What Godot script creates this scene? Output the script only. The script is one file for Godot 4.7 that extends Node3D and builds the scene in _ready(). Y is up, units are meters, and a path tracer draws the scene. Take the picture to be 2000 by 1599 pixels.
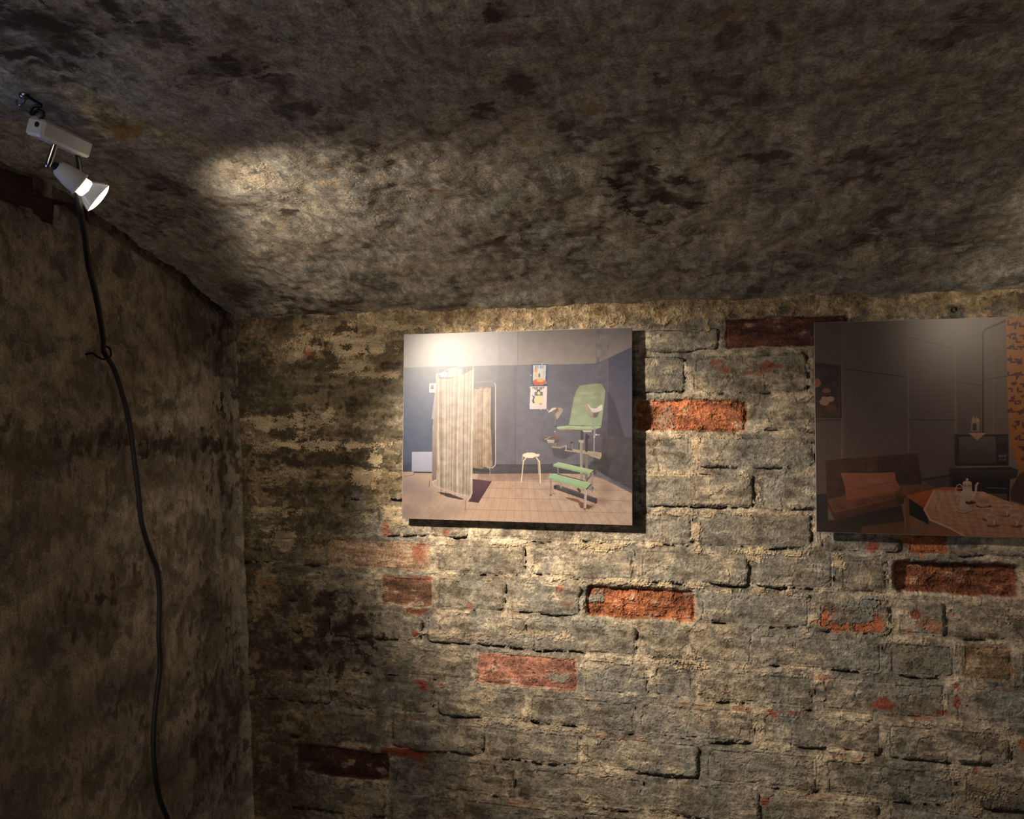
extends Node3D
# A vaulted brick cellar used as a gallery: two mounted photographs on a limewashed brick wall, one small spot lamp.
# Metres. x runs along the brick wall, z out of it towards the room, y up; y = 0 is the eye level of the camera.

const TW := 2048          # texture size of the brick wall and of the vault
const TH := 1401
const WX := -1.20         # the textured stretch of the brick wall: WX .. WX + WW, WY down to WY - WHT
const WY := 0.36
const WW := 1.90
const WHT := 1.30
const PX := 1077.9        # texture pixels per metre
const LZ := 1.20          # the left wall's stretch along z, from z = -0.02
const FLOOR := -1.50

const COURSES = [0.262, 0.1802, 0.0948, 0.0169, -0.0555, -0.1339, -0.2119, -0.2866, -0.3641, -0.4393, -0.5162, -0.5918, -0.6701, -0.748, -0.826, -0.904]
const JOINTS = [
	[-0.52, -0.297, -0.164, -0.006, 0.238, 0.36, 0.532, 0.72],
	[-0.54, -0.307, -0.07, 0.163, 0.359, 0.564, 0.72],
	[-0.65, -0.429, -0.183, 0.049, 0.268, 0.47, 0.72],
	[-0.76, -0.52, -0.286, -0.058, 0.173, 0.374, 0.569, 0.72],
	[-0.85, -0.63, -0.4, -0.164, 0.061, 0.267, 0.459, 0.72],
	[-0.99, -0.753, -0.524, -0.3, -0.06, 0.168, 0.323, 0.405, 0.575, 0.72],
	[-1.1, -0.87, -0.614, -0.401, -0.175, 0.051, 0.205, 0.3, 0.522, 0.72],
	[-1.1, -1.006, -0.74, -0.611, -0.447, -0.287, -0.055, 0.164, 0.304, 0.4, 0.588, 0.72],
	[-1.1, -0.864, -0.633, -0.401, -0.17, 0.055, 0.288, 0.414, 0.509, 0.72],
	[-0.965, -0.745, -0.52, -0.291, -0.147, -0.059, 0.168, 0.399, 0.593, 0.72],
	[-1.08, -0.849, -0.608, -0.404, -0.176, 0.058, 0.286, 0.504, 0.72],
	[-0.962, -0.713, -0.492, -0.285, -0.048, 0.174, 0.413, 0.64, 0.72],
	[-0.945, -0.707, -0.425, -0.158, 0.07, 0.283, 0.507, 0.72],
	[-0.959, -0.712, -0.548, -0.295, -0.048, 0.177, 0.406, 0.64, 0.72],
	[-1.07, -0.845, -0.605, -0.381, -0.158, 0.069, 0.281, 0.505, 0.72],
]
# course, brick in the course -> how the face has weathered
const FACES = {"0_3": 3, "2_2": 1, "5_6": 2, "6_1": 4, "6_7": 5, "7_2": 6, "7_5": 1, "9_2": 8, "12_0": 9, "8_7": 10}
#                  coated    spalled orange   orange         dark red       pink tan        deep red        brown          (unused)        pink red       dark brown     tan
const FACE_RGB = [[132, 124, 112], [140, 86, 59], [138, 84, 58], [84, 54, 46], [138, 112, 92], [110, 68, 48], [108, 78, 62], [150, 90, 60], [136, 94, 78], [66, 42, 35], [120, 98, 76]]
const FACE_MM = [0.4, -9.0, -2.0, -3.5, -1.2, -15.0, -1.5, -1.0, -1.0, -5.0, -2.5]

# stains, washes and bare spots on the brick wall: kind (0 soot, 1 olive wash, 2 pale plaster, 3 bare brick, 4 grey wash), x, y, half sizes, strength
const WALL_PATCHES = [
	[0, -0.915, -0.373, 0.088, 0.051, 0.80],
	[0, -0.852, -0.347, 0.062, 0.025, 0.85],
	[0, -0.826, -0.413, 0.068, 0.056, 0.90],
	[0, -0.876, -0.462, 0.093, 0.051, 0.90],
	[0, -0.964, -0.496, 0.089, 0.069, 0.75],
	[0, -0.788, -0.484, 0.049, 0.013, 0.70],
	[0, -1.033, -0.651, 0.091, 0.103, 0.60],
	[0, -1.079, -0.329, 0.029, 0.105, 0.90],
	[0, -1.090, -0.117, 0.032, 0.106, 0.75],
	[0, -1.067, -0.480, 0.019, 0.070, 0.60],
	[0, -0.895, -0.042, 0.162, 0.017, 0.95],
	[0, -0.992, -0.033, 0.065, 0.026, 0.80],
	[0, -0.849, -0.110, 0.136, 0.023, 0.70],
	[0, -0.707, -0.099, 0.036, 0.028, 0.50],
	[0, -0.971, -0.098, 0.077, 0.019, 0.70],
	[0, -0.997, 0.262, 0.039, 0.043, 0.70],
	[0, -1.055, 0.150, 0.073, 0.036, 0.65],
	[0, -0.937, 0.175, 0.090, 0.019, 0.60],
	[0, -0.798, 0.223, 0.037, 0.016, 0.40],
	[0, -0.973, 0.008, 0.039, 0.009, 0.60],
	[0, -0.770, 0.020, 0.086, 0.010, 0.75],
	[0, -1.027, 0.049, 0.079, 0.047, 0.35],
	[0, -0.917, -0.287, 0.051, 0.009, 0.50],
	[0, -0.836, -0.633, 0.062, 0.045, 0.30],
	[0, -0.961, -0.679, 0.101, 0.091, 0.40],
	[0, -0.985, -0.806, 0.114, 0.068, 0.60],
	[0, -0.801, -0.434, 0.073, 0.011, 0.70],
	[0, -0.862, -0.562, 0.050, 0.008, 0.70],
	[0, -1.094, 0.097, 0.027, 0.084, 0.60],
	[0, -0.414, -0.721, 0.024, 0.019, 0.70],
	[0, -0.306, -0.728, 0.011, 0.009, 0.70],
	[0, 0.516, 0.263, 0.050, 0.015, 0.75],
	[0, 0.484, -0.641, 0.098, 0.036, 0.45],
	[0, 0.487, -0.430, 0.050, 0.013, 0.40],
	[0, 0.343, -0.404, 0.026, 0.021, 0.40],
	[0, -0.056, 0.233, 0.040, 0.006, 0.20],
	[1, -0.796, 0.123, 0.135, 0.052, 0.70],
	[1, -0.723, 0.196, 0.061, 0.029, 0.55],
	[1, -0.696, -0.008, 0.107, 0.034, 0.50],
	[1, -0.842, -0.170, 0.148, 0.023, 0.40],
	[1, -0.622, -0.252, 0.070, 0.022, 0.15],
	[1, -0.768, -0.134, 0.121, 0.016, 0.50],
	[1, -0.923, 0.107, 0.077, 0.047, 0.45],
	[1, -0.969, -0.243, 0.102, 0.046, 0.30],
	[2, -0.925, 0.219, 0.049, 0.026, 0.80],
	[2, -0.798, 0.221, 0.074, 0.037, 0.95],
	[2, -0.809, 0.173, 0.050, 0.025, 0.85],
	[2, -0.711, 0.253, 0.073, 0.027, 0.80],
	[2, -0.759, 0.151, 0.073, 0.009, 0.70],
	[2, -0.993, 0.043, 0.078, 0.024, 0.70],
	[2, -0.922, 0.049, 0.051, 0.028, 0.60],
	[2, -0.867, 0.058, 0.016, 0.020, 0.95],
	[2, -0.908, -0.007, 0.126, 0.012, 0.95],
	[2, -0.795, -0.007, 0.074, 0.009, 0.80],
	[2, -1.012, -0.010, 0.052, 0.014, 0.60],
	[2, -0.759, -0.037, 0.017, 0.030, 0.90],
	[2, -0.769, -0.077, 0.049, 0.020, 0.70],
	[2, -0.674, 0.154, 0.016, 0.020, 0.95],
	[2, -0.991, -0.080, 0.052, 0.019, 0.50],
	[2, -1.023, -0.163, 0.065, 0.016, 0.55],
	[2, -0.719, -0.166, 0.060, 0.022, 0.60],
	[2, -0.995, -0.221, 0.052, 0.026, 0.50],
	[2, -0.964, 0.202, 0.016, 0.026, 0.50],
	[2, -0.815, -0.317, 0.074, 0.014, 0.50],
	[2, -0.964, -0.542, 0.038, 0.023, 0.30],
	[2, -0.079, -0.433, 0.059, 0.010, 0.70],
	[2, -0.079, -0.448, 0.022, 0.010, 0.80],
	[2, -0.063, -0.442, 0.010, 0.012, 0.90],
	[2, -0.253, -0.211, 0.053, 0.009, 0.90],
	[2, -0.128, -0.205, 0.014, 0.007, 0.95],
	[2, -0.427, -0.214, 0.044, 0.005, 0.60],
	[2, 0.001, -0.278, 0.115, 0.005, 0.40],
	[2, 0.070, -0.211, 0.067, 0.006, 0.80],
	[2, 0.060, -0.223, 0.021, 0.014, 0.85],
	[2, 0.210, -0.229, 0.013, 0.021, 0.90],
	[2, 0.510, -0.304, 0.025, 0.017, 0.75],
	[2, -0.058, -0.179, 0.009, 0.041, 0.90],
	[2, -0.180, -0.284, 0.122, 0.005, 0.90],
	[2, 0.059, -0.290, 0.067, 0.006, 0.80],
	[2, -0.393, -0.397, 0.065, 0.011, 0.50],
	[2, -0.551, -0.413, 0.091, 0.009, 0.40],
	[2, -0.118, -0.062, 0.130, 0.004, 0.70],
	[2, 0.058, -0.552, 0.013, 0.016, 0.80],
	[2, 0.502, -0.530, 0.049, 0.013, 0.50],
	[2, 0.459, -0.617, 0.066, 0.020, 0.50],
	[2, 0.421, -0.658, 0.042, 0.013, 0.50],
	[2, -0.482, -0.580, 0.034, 0.013, 0.35],
	[2, -0.619, -0.575, 0.023, 0.015, 0.30],
	[2, -0.057, -0.015, 0.007, 0.029, 0.80],
	[2, 0.063, -0.093, 0.007, 0.022, 0.70],
	[2, -0.078, -0.141, 0.089, 0.005, 0.75],
	[2, 0.137, -0.135, 0.037, 0.004, 0.50],
	[2, -0.007, 0.014, 0.069, 0.004, 0.70],
	[2, -0.328, -0.587, 0.043, 0.008, 0.30],
	[3, -0.639, -0.224, 0.018, 0.007, 0.95],
	[3, -0.648, -0.237, 0.012, 0.024, 0.60],
	[3, -0.648, -0.295, 0.028, 0.004, 0.90],
	[3, -0.651, -0.369, 0.028, 0.006, 0.95],
	[3, -0.624, -0.362, 0.016, 0.004, 0.60],
	[3, -0.658, -0.416, 0.007, 0.006, 0.90],
	[3, -0.650, -0.447, 0.017, 0.004, 0.70],
	[3, -0.653, -0.520, 0.049, 0.005, 0.95],
	[3, -0.631, -0.530, 0.014, 0.009, 0.90],
	[3, -0.653, -0.508, 0.012, 0.003, 0.60],
	[3, -0.666, -0.656, 0.047, 0.004, 0.70],
	[3, -0.671, -0.673, 0.082, 0.007, 0.95],
	[3, -0.639, -0.683, 0.021, 0.010, 0.95],
	[3, -0.630, -0.690, 0.007, 0.013, 0.70],
	[3, -0.666, -0.596, 0.028, 0.004, 0.50],
	[3, -0.716, -0.200, 0.015, 0.007, 0.50],
	[3, -0.728, -0.189, 0.010, 0.018, 0.50],
	[3, -0.587, -0.192, 0.008, 0.007, 0.70],
	[3, -0.021, 0.162, 0.026, 0.005, 0.80],
	[3, -0.006, 0.149, 0.020, 0.008, 0.75],
	[3, 0.082, 0.152, 0.025, 0.008, 0.70],
	[3, 0.062, 0.140, 0.023, 0.004, 0.50],
	[3, 0.139, 0.163, 0.019, 0.003, 0.50],
	[3, 0.281, -0.490, 0.025, 0.012, 0.95],
	[3, 0.383, -0.496, 0.017, 0.007, 0.90],
	[3, 0.350, -0.507, 0.026, 0.004, 0.70],
	[3, 0.409, -0.470, 0.006, 0.022, 0.85],
	[3, 0.491, -0.445, 0.028, 0.005, 0.85],
	[3, 0.010, -0.518, 0.086, 0.003, 0.60],
	[3, 0.124, -0.518, 0.047, 0.003, 0.65],
	[3, 0.086, -0.525, 0.006, 0.006, 0.80],
	[3, 0.181, -0.446, 0.022, 0.004, 0.50],
	[3, 0.344, -0.314, 0.008, 0.009, 0.90],
	[3, 0.267, -0.193, 0.012, 0.009, 0.90],
	[3, 0.321, -0.350, 0.012, 0.004, 0.60],
	[3, 0.503, -0.411, 0.004, 0.008, 0.90],
	[3, 0.216, -0.591, 0.045, 0.003, 0.45],
	[3, 0.515, -0.538, 0.007, 0.024, 0.85],
	[3, 0.073, -0.695, 0.009, 0.009, 0.80],
	[3, 0.169, -0.670, 0.022, 0.004, 0.50],
	[3, -0.335, -0.306, 0.010, 0.007, 0.60],
	[3, -0.319, -0.335, 0.013, 0.008, 0.50],
	[3, -0.449, -0.302, 0.011, 0.005, 0.60],
	[3, -0.534, -0.352, 0.007, 0.007, 0.50],
	[3, -0.438, -0.359, 0.044, 0.003, 0.50],
	[3, -0.482, -0.454, 0.018, 0.003, 0.50],
	[3, -0.492, -0.672, 0.013, 0.002, 0.50],
	[3, -0.206, -0.598, 0.051, 0.003, 0.50],
	[3, -0.453, -0.755, 0.024, 0.005, 0.40],
	[3, -0.425, -0.749, 0.044, 0.006, 0.30],
	[3, 0.000, -0.483, 0.004, 0.003, 0.50],
	[3, 0.186, -0.649, 0.005, 0.005, 0.60],
	[3, 0.439, -0.591, 0.003, 0.007, 0.70],
	[3, 0.396, -0.315, 0.012, 0.003, 0.50],
	[3, 0.429, -0.388, 0.004, 0.007, 0.50],
	[3, -0.918, 0.201, 0.015, 0.014, 0.55],
	[3, -1.020, -0.326, 0.018, 0.010, 0.40],
	[3, 0.415, -0.201, 0.022, 0.003, 0.60],
	[4, -0.259, -0.314, 0.018, 0.019, 0.95],
	[4, -0.078, -0.302, 0.014, 0.010, 0.50],
	[4, -0.149, -0.352, 0.020, 0.005, 0.50],
	[4, -0.344, -0.486, 0.032, 0.009, 0.90],
	[4, -0.128, 0.052, 0.027, 0.021, 0.60],
	[4, 0.177, 0.176, 0.011, 0.030, 0.30],
	[4, -0.092, 0.132, 0.012, 0.015, 0.60],
	[4, 0.125, 0.167, 0.028, 0.010, 0.50],
	[4, 0.246, -0.309, 0.036, 0.014, 0.90],
	[4, 0.255, -0.304, 0.018, 0.019, 0.90],
	[4, 0.076, -0.624, 0.056, 0.029, 0.40],
	[4, 0.301, -0.225, 0.005, 0.029, 0.60],
	[4, -0.438, -0.422, 0.055, 0.021, 0.50],
	[5, 0.184, -0.325, 0.008, 0.029, 0.98],
	[5, 0.209, -0.347, 0.036, 0.010, 0.95],
	[5, 0.255, -0.346, 0.023, 0.008, 0.85],
	[5, 0.278, -0.333, 0.010, 0.012, 0.90],
	[5, 0.195, -0.317, 0.009, 0.014, 0.90],
	[5, 0.346, -0.183, 0.042, 0.021, 0.90],
	[5, 0.375, -0.335, 0.022, 0.013, 0.60],
]
# the same on the vault: kind (0 soot with some painted shade, 1 rust, 2 pale plaster), x, z, half sizes, strength
const VAULT_PATCHES = [
	[0, -0.119, 0.377, 0.058, 0.079, 0.95],
	[0, -0.140, 0.443, 0.029, 0.060, 0.70],
	[0, -0.068, 0.341, 0.036, 0.032, 0.60],
	[0, -0.076, 0.670, 0.013, 0.018, 0.95],
	[0, 0.063, 0.437, 0.030, 0.023, 0.70],
	[0, 0.195, 0.404, 0.055, 0.053, 0.60],
	[0, 0.076, 0.331, 0.023, 0.026, 0.50],
	[0, -0.076, 0.577, 0.026, 0.041, 0.45],
	[0, -0.208, 0.589, 0.026, 0.033, 0.60],
	[0, -0.137, 0.589, 0.015, 0.021, 0.60],
	[0, -0.248, 0.694, 0.025, 0.031, 0.70],
	[0, -0.190, 0.780, 0.018, 0.018, 0.50],
	[0, 0.004, 0.744, 0.015, 0.019, 0.50],
	[0, -0.639, 0.892, 0.037, 0.034, 0.60],
	[0, -0.612, 0.801, 0.061, 0.030, 0.75],
	[0, -0.566, 0.816, 0.034, 0.026, 0.70],
	[0, -0.565, 0.760, 0.030, 0.019, 0.60],
	[0, -0.621, 0.878, 0.016, 0.018, 0.60],
	[0, -0.233, 0.845, 0.018, 0.017, 0.90],
	[0, -0.317, 0.643, 0.023, 0.022, 0.80],
	[0, -0.549, 0.695, 0.026, 0.020, 0.70],
	[0, -0.541, 0.651, 0.027, 0.016, 0.60],
	[0, -0.905, 0.514, 0.035, 0.028, 0.70],
	[0, -0.918, 0.723, 0.034, 0.053, 0.50],
	[0, -0.897, 0.622, 0.043, 0.023, 0.30],
	[0, -0.411, 0.230, 0.035, 0.042, 0.60],
	[0, -0.357, 0.287, 0.033, 0.023, 0.50],
	[0, -0.232, 0.263, 0.040, 0.028, 0.60],
	[0, -0.896, 0.033, 0.072, 0.053, 0.80],
	[0, -1.029, 0.088, 0.043, 0.043, 0.60],
	[0, -0.824, 0.050, 0.042, 0.023, 0.60],
	[0, 0.203, 0.176, 0.051, 0.022, 0.70],
	[0, 0.395, 0.209, 0.054, 0.037, 0.40],
	[0, 0.326, 0.090, 0.059, 0.020, 0.50],
	[0, -0.203, 0.138, 0.027, 0.018, 0.50],
	[0, 0.023, 0.117, 0.041, 0.017, 0.60],
	[0, -0.767, 0.371, 0.022, 0.019, 0.70],
	[0, -0.786, 0.390, 0.015, 0.015, 0.70],
	[0, -0.506, 0.592, 0.028, 0.015, 0.50],
	[0, -0.477, 0.688, 0.031, 0.018, 0.50],
	[0, -0.194, 0.276, 0.028, 0.022, 0.40],
	[0, -0.356, 0.329, 0.032, 0.018, 0.40],
	[0, -0.792, 0.920, 0.076, 0.064, 0.80],  # next rows: stains deepened to paint shade over the vault's left front
	[0, -0.697, 0.930, 0.059, 0.035, 0.75],
	[0, -0.853, 0.852, 0.057, 0.033, 0.60],
	[0, -0.761, 0.944, 0.041, 0.027, 0.80],
	[0, -0.742, 0.887, 0.034, 0.026, 0.70],
	[0, -0.822, 0.858, 0.029, 0.027, 0.70],
	[0, -0.654, 0.932, 0.031, 0.022, 0.70],
	[0, -0.741, 0.920, 0.023, 0.020, 0.60],
	[0, -0.848, 0.887, 0.019, 0.030, 0.60],
	[0, -0.813, 0.819, 0.025, 0.021, 0.60],
	[0, -0.726, 0.837, 0.025, 0.022, 0.50],
	[0, -0.706, 0.912, 0.033, 0.028, 0.40],
	[1, -0.853, 0.695, 0.030, 0.023, 0.80],
	[1, -0.456, 0.403, 0.019, 0.020, 0.90],
	[1, -0.868, 0.679, 0.016, 0.014, 0.90],
	[1, -0.602, 0.532, 0.023, 0.018, 0.50],
	[1, -0.634, 0.471, 0.025, 0.019, 0.35],
	[1, -0.183, 0.611, 0.020, 0.021, 0.50],
	[1, -0.271, 0.571, 0.021, 0.043, 0.30],
	[1, -0.007, 0.782, 0.030, 0.031, 0.25],
	[1, -0.245, 0.803, 0.014, 0.016, 0.40],
	[1, -1.075, 0.136, 0.061, 0.042, 0.30],
	[1, -0.648, 0.179, 0.088, 0.028, 0.35],
	[2, -0.643, 0.745, 0.037, 0.018, 0.70],
	[2, -0.667, 0.837, 0.029, 0.025, 0.60],
	[2, -0.705, 0.845, 0.024, 0.032, 0.50],
	[2, -0.526, 0.847, 0.037, 0.031, 0.40],
	[2, -0.710, 0.502, 0.045, 0.049, 0.60],
	[2, -0.750, 0.542, 0.038, 0.041, 0.60],
	[2, -0.665, 0.411, 0.040, 0.028, 0.60],
	[2, -0.811, 0.312, 0.053, 0.043, 0.60],
	[2, -0.578, 0.389, 0.048, 0.032, 0.40],
	[2, -0.033, 0.433, 0.020, 0.027, 0.70],
	[2, 0.020, 0.373, 0.016, 0.025, 0.50],
	[2, 0.101, 0.177, 0.038, 0.024, 0.50],
	[2, 0.265, 0.145, 0.044, 0.023, 0.70],
	[2, 0.360, 0.087, 0.052, 0.020, 0.60],
	[2, 0.407, 0.163, 0.036, 0.024, 0.40],
	[2, -0.165, 0.221, 0.047, 0.040, 0.50],
	[2, -0.313, 0.357, 0.031, 0.032, 0.40],
	[2, -0.271, 0.600, 0.021, 0.029, 0.50],
	[2, -0.171, 0.720, 0.043, 0.045, 0.30],
	[2, -0.066, 0.722, 0.023, 0.044, 0.30],
	[2, -0.369, 0.618, 0.027, 0.026, 0.50],
	[2, -0.382, 0.482, 0.042, 0.033, 0.40],
	[2, -0.484, 0.762, 0.045, 0.035, 0.35],
]
# and on the end wall: kind (0 dark stains, partly painted corner shade, 1 pale plaster), z, y, half sizes, strength
const END_WALL_PATCHES = [
	[0, 0.035, 0.202, 0.055, 0.107, 0.80],
	[0, 0.040, -0.045, 0.073, 0.104, 0.80],
	[0, 0.210, -0.012, 0.141, 0.023, 0.80],
	[0, 0.374, 0.010, 0.118, 0.017, 0.50],
	[0, 0.065, 0.351, 0.072, 0.059, 0.70],
	[0, 0.128, 0.237, 0.057, 0.045, 0.50],
	[0, 0.372, -0.278, 0.081, 0.032, 0.60],
	[0, 0.463, -0.307, 0.062, 0.044, 0.60],
	[0, 0.565, -0.336, 0.044, 0.041, 0.50],
	[0, 0.556, -0.026, 0.085, 0.026, 0.45],
	[0, 0.582, 0.173, 0.034, 0.015, 0.50],
	[0, 0.142, -0.349, 0.088, 0.053, 0.60],
	[0, 0.102, -0.598, 0.091, 0.138, 0.70],
	[0, 0.223, 0.386, 0.061, 0.024, 0.60],
	[0, 0.344, 0.410, 0.040, 0.014, 0.60],
	[0, 0.538, -0.477, 0.122, 0.049, 0.40],
	[0, 0.338, -0.457, 0.084, 0.047, 0.40],
	[0, 0.548, -0.120, 0.066, 0.034, 0.35],
	[0, 0.169, -0.194, 0.086, 0.043, 0.50],
	[0, 0.246, -0.072, 0.094, 0.031, 0.50],
	[0, 0.424, 0.094, 0.066, 0.028, 0.35],
	[0, 0.598, 0.354, 0.034, 0.026, 0.40],
	[0, 0.244, -0.674, 0.134, 0.068, 0.40],
	[0, 0.602, -0.551, 0.078, 0.039, 0.35],
	[1, 0.528, 0.193, 0.068, 0.041, 0.40],
	[1, 0.431, 0.225, 0.036, 0.057, 0.30],
	[1, 0.295, -0.151, 0.056, 0.030, 0.30],
	[1, 0.141, 0.157, 0.049, 0.034, 0.35],
	[1, 0.215, -0.110, 0.027, 0.015, 0.40],
	[1, 0.558, 0.276, 0.056, 0.035, 0.30],
	[1, 0.307, -0.397, 0.047, 0.039, 0.30],
	[1, 0.491, -0.423, 0.038, 0.026, 0.30],
]

const SKY_ENERGY := 8.0
const EXPOSURE := 1.0
const BEAM := 3.7
const SPILL := 0.21
const LAMP_COLOR := Color(1.0, 0.935, 0.84)
const UNSEEN_SPILL := 0.2  # spill of the unseen second lamp on the right print
const FILL_LAMP := 22.0  # added lamp behind the camera that fills the room by bounce

var n_broad: PackedByteArray
var n_mid: PackedByteArray
var n_fine: PackedByteArray
var n_streak: PackedByteArray
var n_flake: PackedByteArray
var n_soft: PackedByteArray
var brick_id: PackedByteArray
var brick_edge: PackedByteArray
var brick_face: PackedByteArray
var brick_tone: PackedFloat32Array
var bricks := []
var brick_built: PackedByteArray
var wall_in: PackedByteArray
var wall_rgb: PackedByteArray
var wall_mm: PackedFloat32Array    # coarse relief, built as geometry
var wall_fine: PackedFloat32Array  # grain and flakes, a height map
var results := []


func _ready() -> void:
	# ---- camera, sky, light, exposure -------------------------------------------------
	var cam := Camera3D.new()
	cam.name = "camera"
	cam.fov = rad_to_deg(2.0 * atan(799.5 / 1600.0))
	cam.near = 0.05
	cam.position = Vector3(0, 0, 1.6878)
	cam.rotation = Vector3(0.0401, 0.255, 0.0047)
	add_child(cam)
	cam.current = true
	var env := Environment.new()
	env.background_mode = Environment.BG_SKY
	var sky_mat := ProceduralSkyMaterial.new()
	sky_mat.sky_top_color = Color(0.18, 0.42, 0.88)
	sky_mat.sky_horizon_color = Color(0.34, 0.56, 0.90)
	sky_mat.ground_bottom_color = Color(0.19, 0.21, 0.24)
	sky_mat.ground_horizon_color = Color(0.30, 0.36, 0.44)
	sky_mat.sky_energy_multiplier = SKY_ENERGY
	sky_mat.ground_energy_multiplier = SKY_ENERGY
	env.sky = Sky.new()
	env.sky.sky_material = sky_mat
	env.tonemap_mode = Environment.TONE_MAPPER_LINEAR
	env.tonemap_exposure = EXPOSURE
	env.sdfgi_enabled = true
	env.ssao_enabled = true
	env.ssil_enabled = true
	var we := WorldEnvironment.new()
	we.name = "world_environment"
	we.environment = env
	add_child(we)

	make_noise()
	paint_brick_wall()
	build_brick_wall()
	build_vault()
	build_left_wall()
	build_room()
	build_prints()
	build_lamps()
	build_fill_lamp()
	build_cable()
	build_small_things()


# ---- helpers ---------------------------------------------------------------------------
func tag(o: Node3D, label: String, category: String, group := "", kind := "") -> Node3D:
	if label:
		o.set_meta("label", label)
	if category:
		o.set_meta("category", category)
	if group:
		o.set_meta("group", group)
	if kind:
		o.set_meta("kind", kind)
	return o


func base(called: String, at: Vector3) -> Node3D:
	var o := Node3D.new()
	o.name = called
	o.position = at
	add_child(o, true)
	return o


func part(called: String, mesh: Mesh, mat: Material, parent: Node3D, at := Vector3.ZERO) -> MeshInstance3D:
	var o := MeshInstance3D.new()
	o.name = called
	o.mesh = mesh
	o.material_override = mat
	o.position = at
	parent.add_child(o, true)
	return o


func plain(c: Color, rough := 0.6, metal := 0.0) -> StandardMaterial3D:
	var m := StandardMaterial3D.new()
	m.albedo_color = c
	m.roughness = rough
	m.metallic = metal
	return m


# A grid of points as one smooth mesh, its front towards «front».
func sheet(nx: int, ny: int, pts: PackedVector3Array, uvs: PackedVector2Array, front: Vector3) -> ArrayMesh:
	var nor := PackedVector3Array()
	nor.resize(nx * ny)
	var sign := 1.0
	var mid := mini(ny / 2, ny - 2) * nx + mini(nx / 2, nx - 2)
	var first := (pts[mid + 1] - pts[mid]).cross(pts[mid + nx] - pts[mid])
	if first.dot(front) < 0.0:
		sign = -1.0
	for j in ny:
		var up := maxi(j - 1, 0) * nx
		var dn := mini(j + 1, ny - 1) * nx
		for i in nx:
			var l := maxi(i - 1, 0)
			var r := mini(i + 1, nx - 1)
			nor[j * nx + i] = ((pts[j * nx + r] - pts[j * nx + l]).cross(pts[dn + i] - pts[up + i]) * sign).normalized()
	var idx := PackedInt32Array()
	idx.resize((nx - 1) * (ny - 1) * 6)
	var k := 0
	for j in ny - 1:
		for i in nx - 1:
			var a := j * nx + i
			var b := a + 1
			var c := a + nx
			if sign > 0.0:
				idx[k] = a; idx[k + 1] = c; idx[k + 2] = b
				idx[k + 3] = b; idx[k + 4] = c; idx[k + 5] = c + 1
			else:
				idx[k] = a; idx[k + 1] = b; idx[k + 2] = c
				idx[k + 3] = b; idx[k + 4] = c + 1; idx[k + 5] = c
			k += 6
	var arr := []
	arr.resize(Mesh.ARRAY_MAX)
	arr[Mesh.ARRAY_VERTEX] = pts
	arr[Mesh.ARRAY_NORMAL] = nor
	arr[Mesh.ARRAY_TEX_UV] = uvs
	arr[Mesh.ARRAY_INDEX] = idx
	var m := ArrayMesh.new()
	m.add_surface_from_arrays(Mesh.PRIMITIVE_TRIANGLES, arr)
	return m


func quad(st: SurfaceTool, a: Vector3, b: Vector3, c: Vector3, d: Vector3) -> void:
	for p in [a, b, c, a, c, d]:
		st.add_vertex(p)


# A box with its edges cut off by «cut»; flat faces.
func cut_box(size: Vector3, cut: float) -> ArrayMesh:
	var st := SurfaceTool.new()
	st.begin(Mesh.PRIMITIVE_TRIANGLES)
	st.set_smooth_group(-1)
	var pts := PackedVector3Array()
	for sx in [-1.0, 1.0]:
		for sy in [-1.0, 1.0]:
			for sz in [-1.0, 1.0]:
				for ax in 3:
					var p := Vector3(sx, sy, sz) * size * 0.5
					var q := p - Vector3(sx, sy, sz) * cut
					q[ax] = p[ax]
					pts.append(q)
	hull(st, pts)
	st.generate_normals()
	return st.commit()


# Convex hull of a few points by brute force, planar faces fanned.
func hull(st: SurfaceTool, pts: PackedVector3Array) -> void:
	var done := {}
	var n := pts.size()
	for i in n:
		for j in range(i + 1, n):
			for k in range(j + 1, n):
				var nrm := (pts[j] - pts[i]).cross(pts[k] - pts[i])
				if nrm.length() < 1e-12:
					continue
				nrm = nrm.normalized()
				var pos := false
				var neg := false
				for q in pts:
					var d := nrm.dot(q - pts[i])
					if d > 1e-6: pos = true
					if d < -1e-6: neg = true
				if pos and neg:
					continue
				if pos:
					nrm = -nrm
				var key := "%d_%d_%d_%d" % [roundi(nrm.x * 1000), roundi(nrm.y * 1000), roundi(nrm.z * 1000), roundi(nrm.dot(pts[i]) * 1e5)]
				if done.has(key):
					continue
				done[key] = true
				var face := []
				var mid := Vector3.ZERO
				for q in pts:
					if absf(nrm.dot(q - pts[i])) < 1e-6:
						face.append(q)
						mid += q
				mid /= face.size()
				var u: Vector3 = (face[0] - mid).normalized()
				var v := nrm.cross(u)
				face.sort_custom(func(a, b): return atan2((a - mid).dot(v), (a - mid).dot(u)) > atan2((b - mid).dot(v), (b - mid).dot(u)))
				for t in range(1, face.size() - 1):
					for q in [face[0], face[t], face[t + 1]]:
						st.add_vertex(q)


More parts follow.
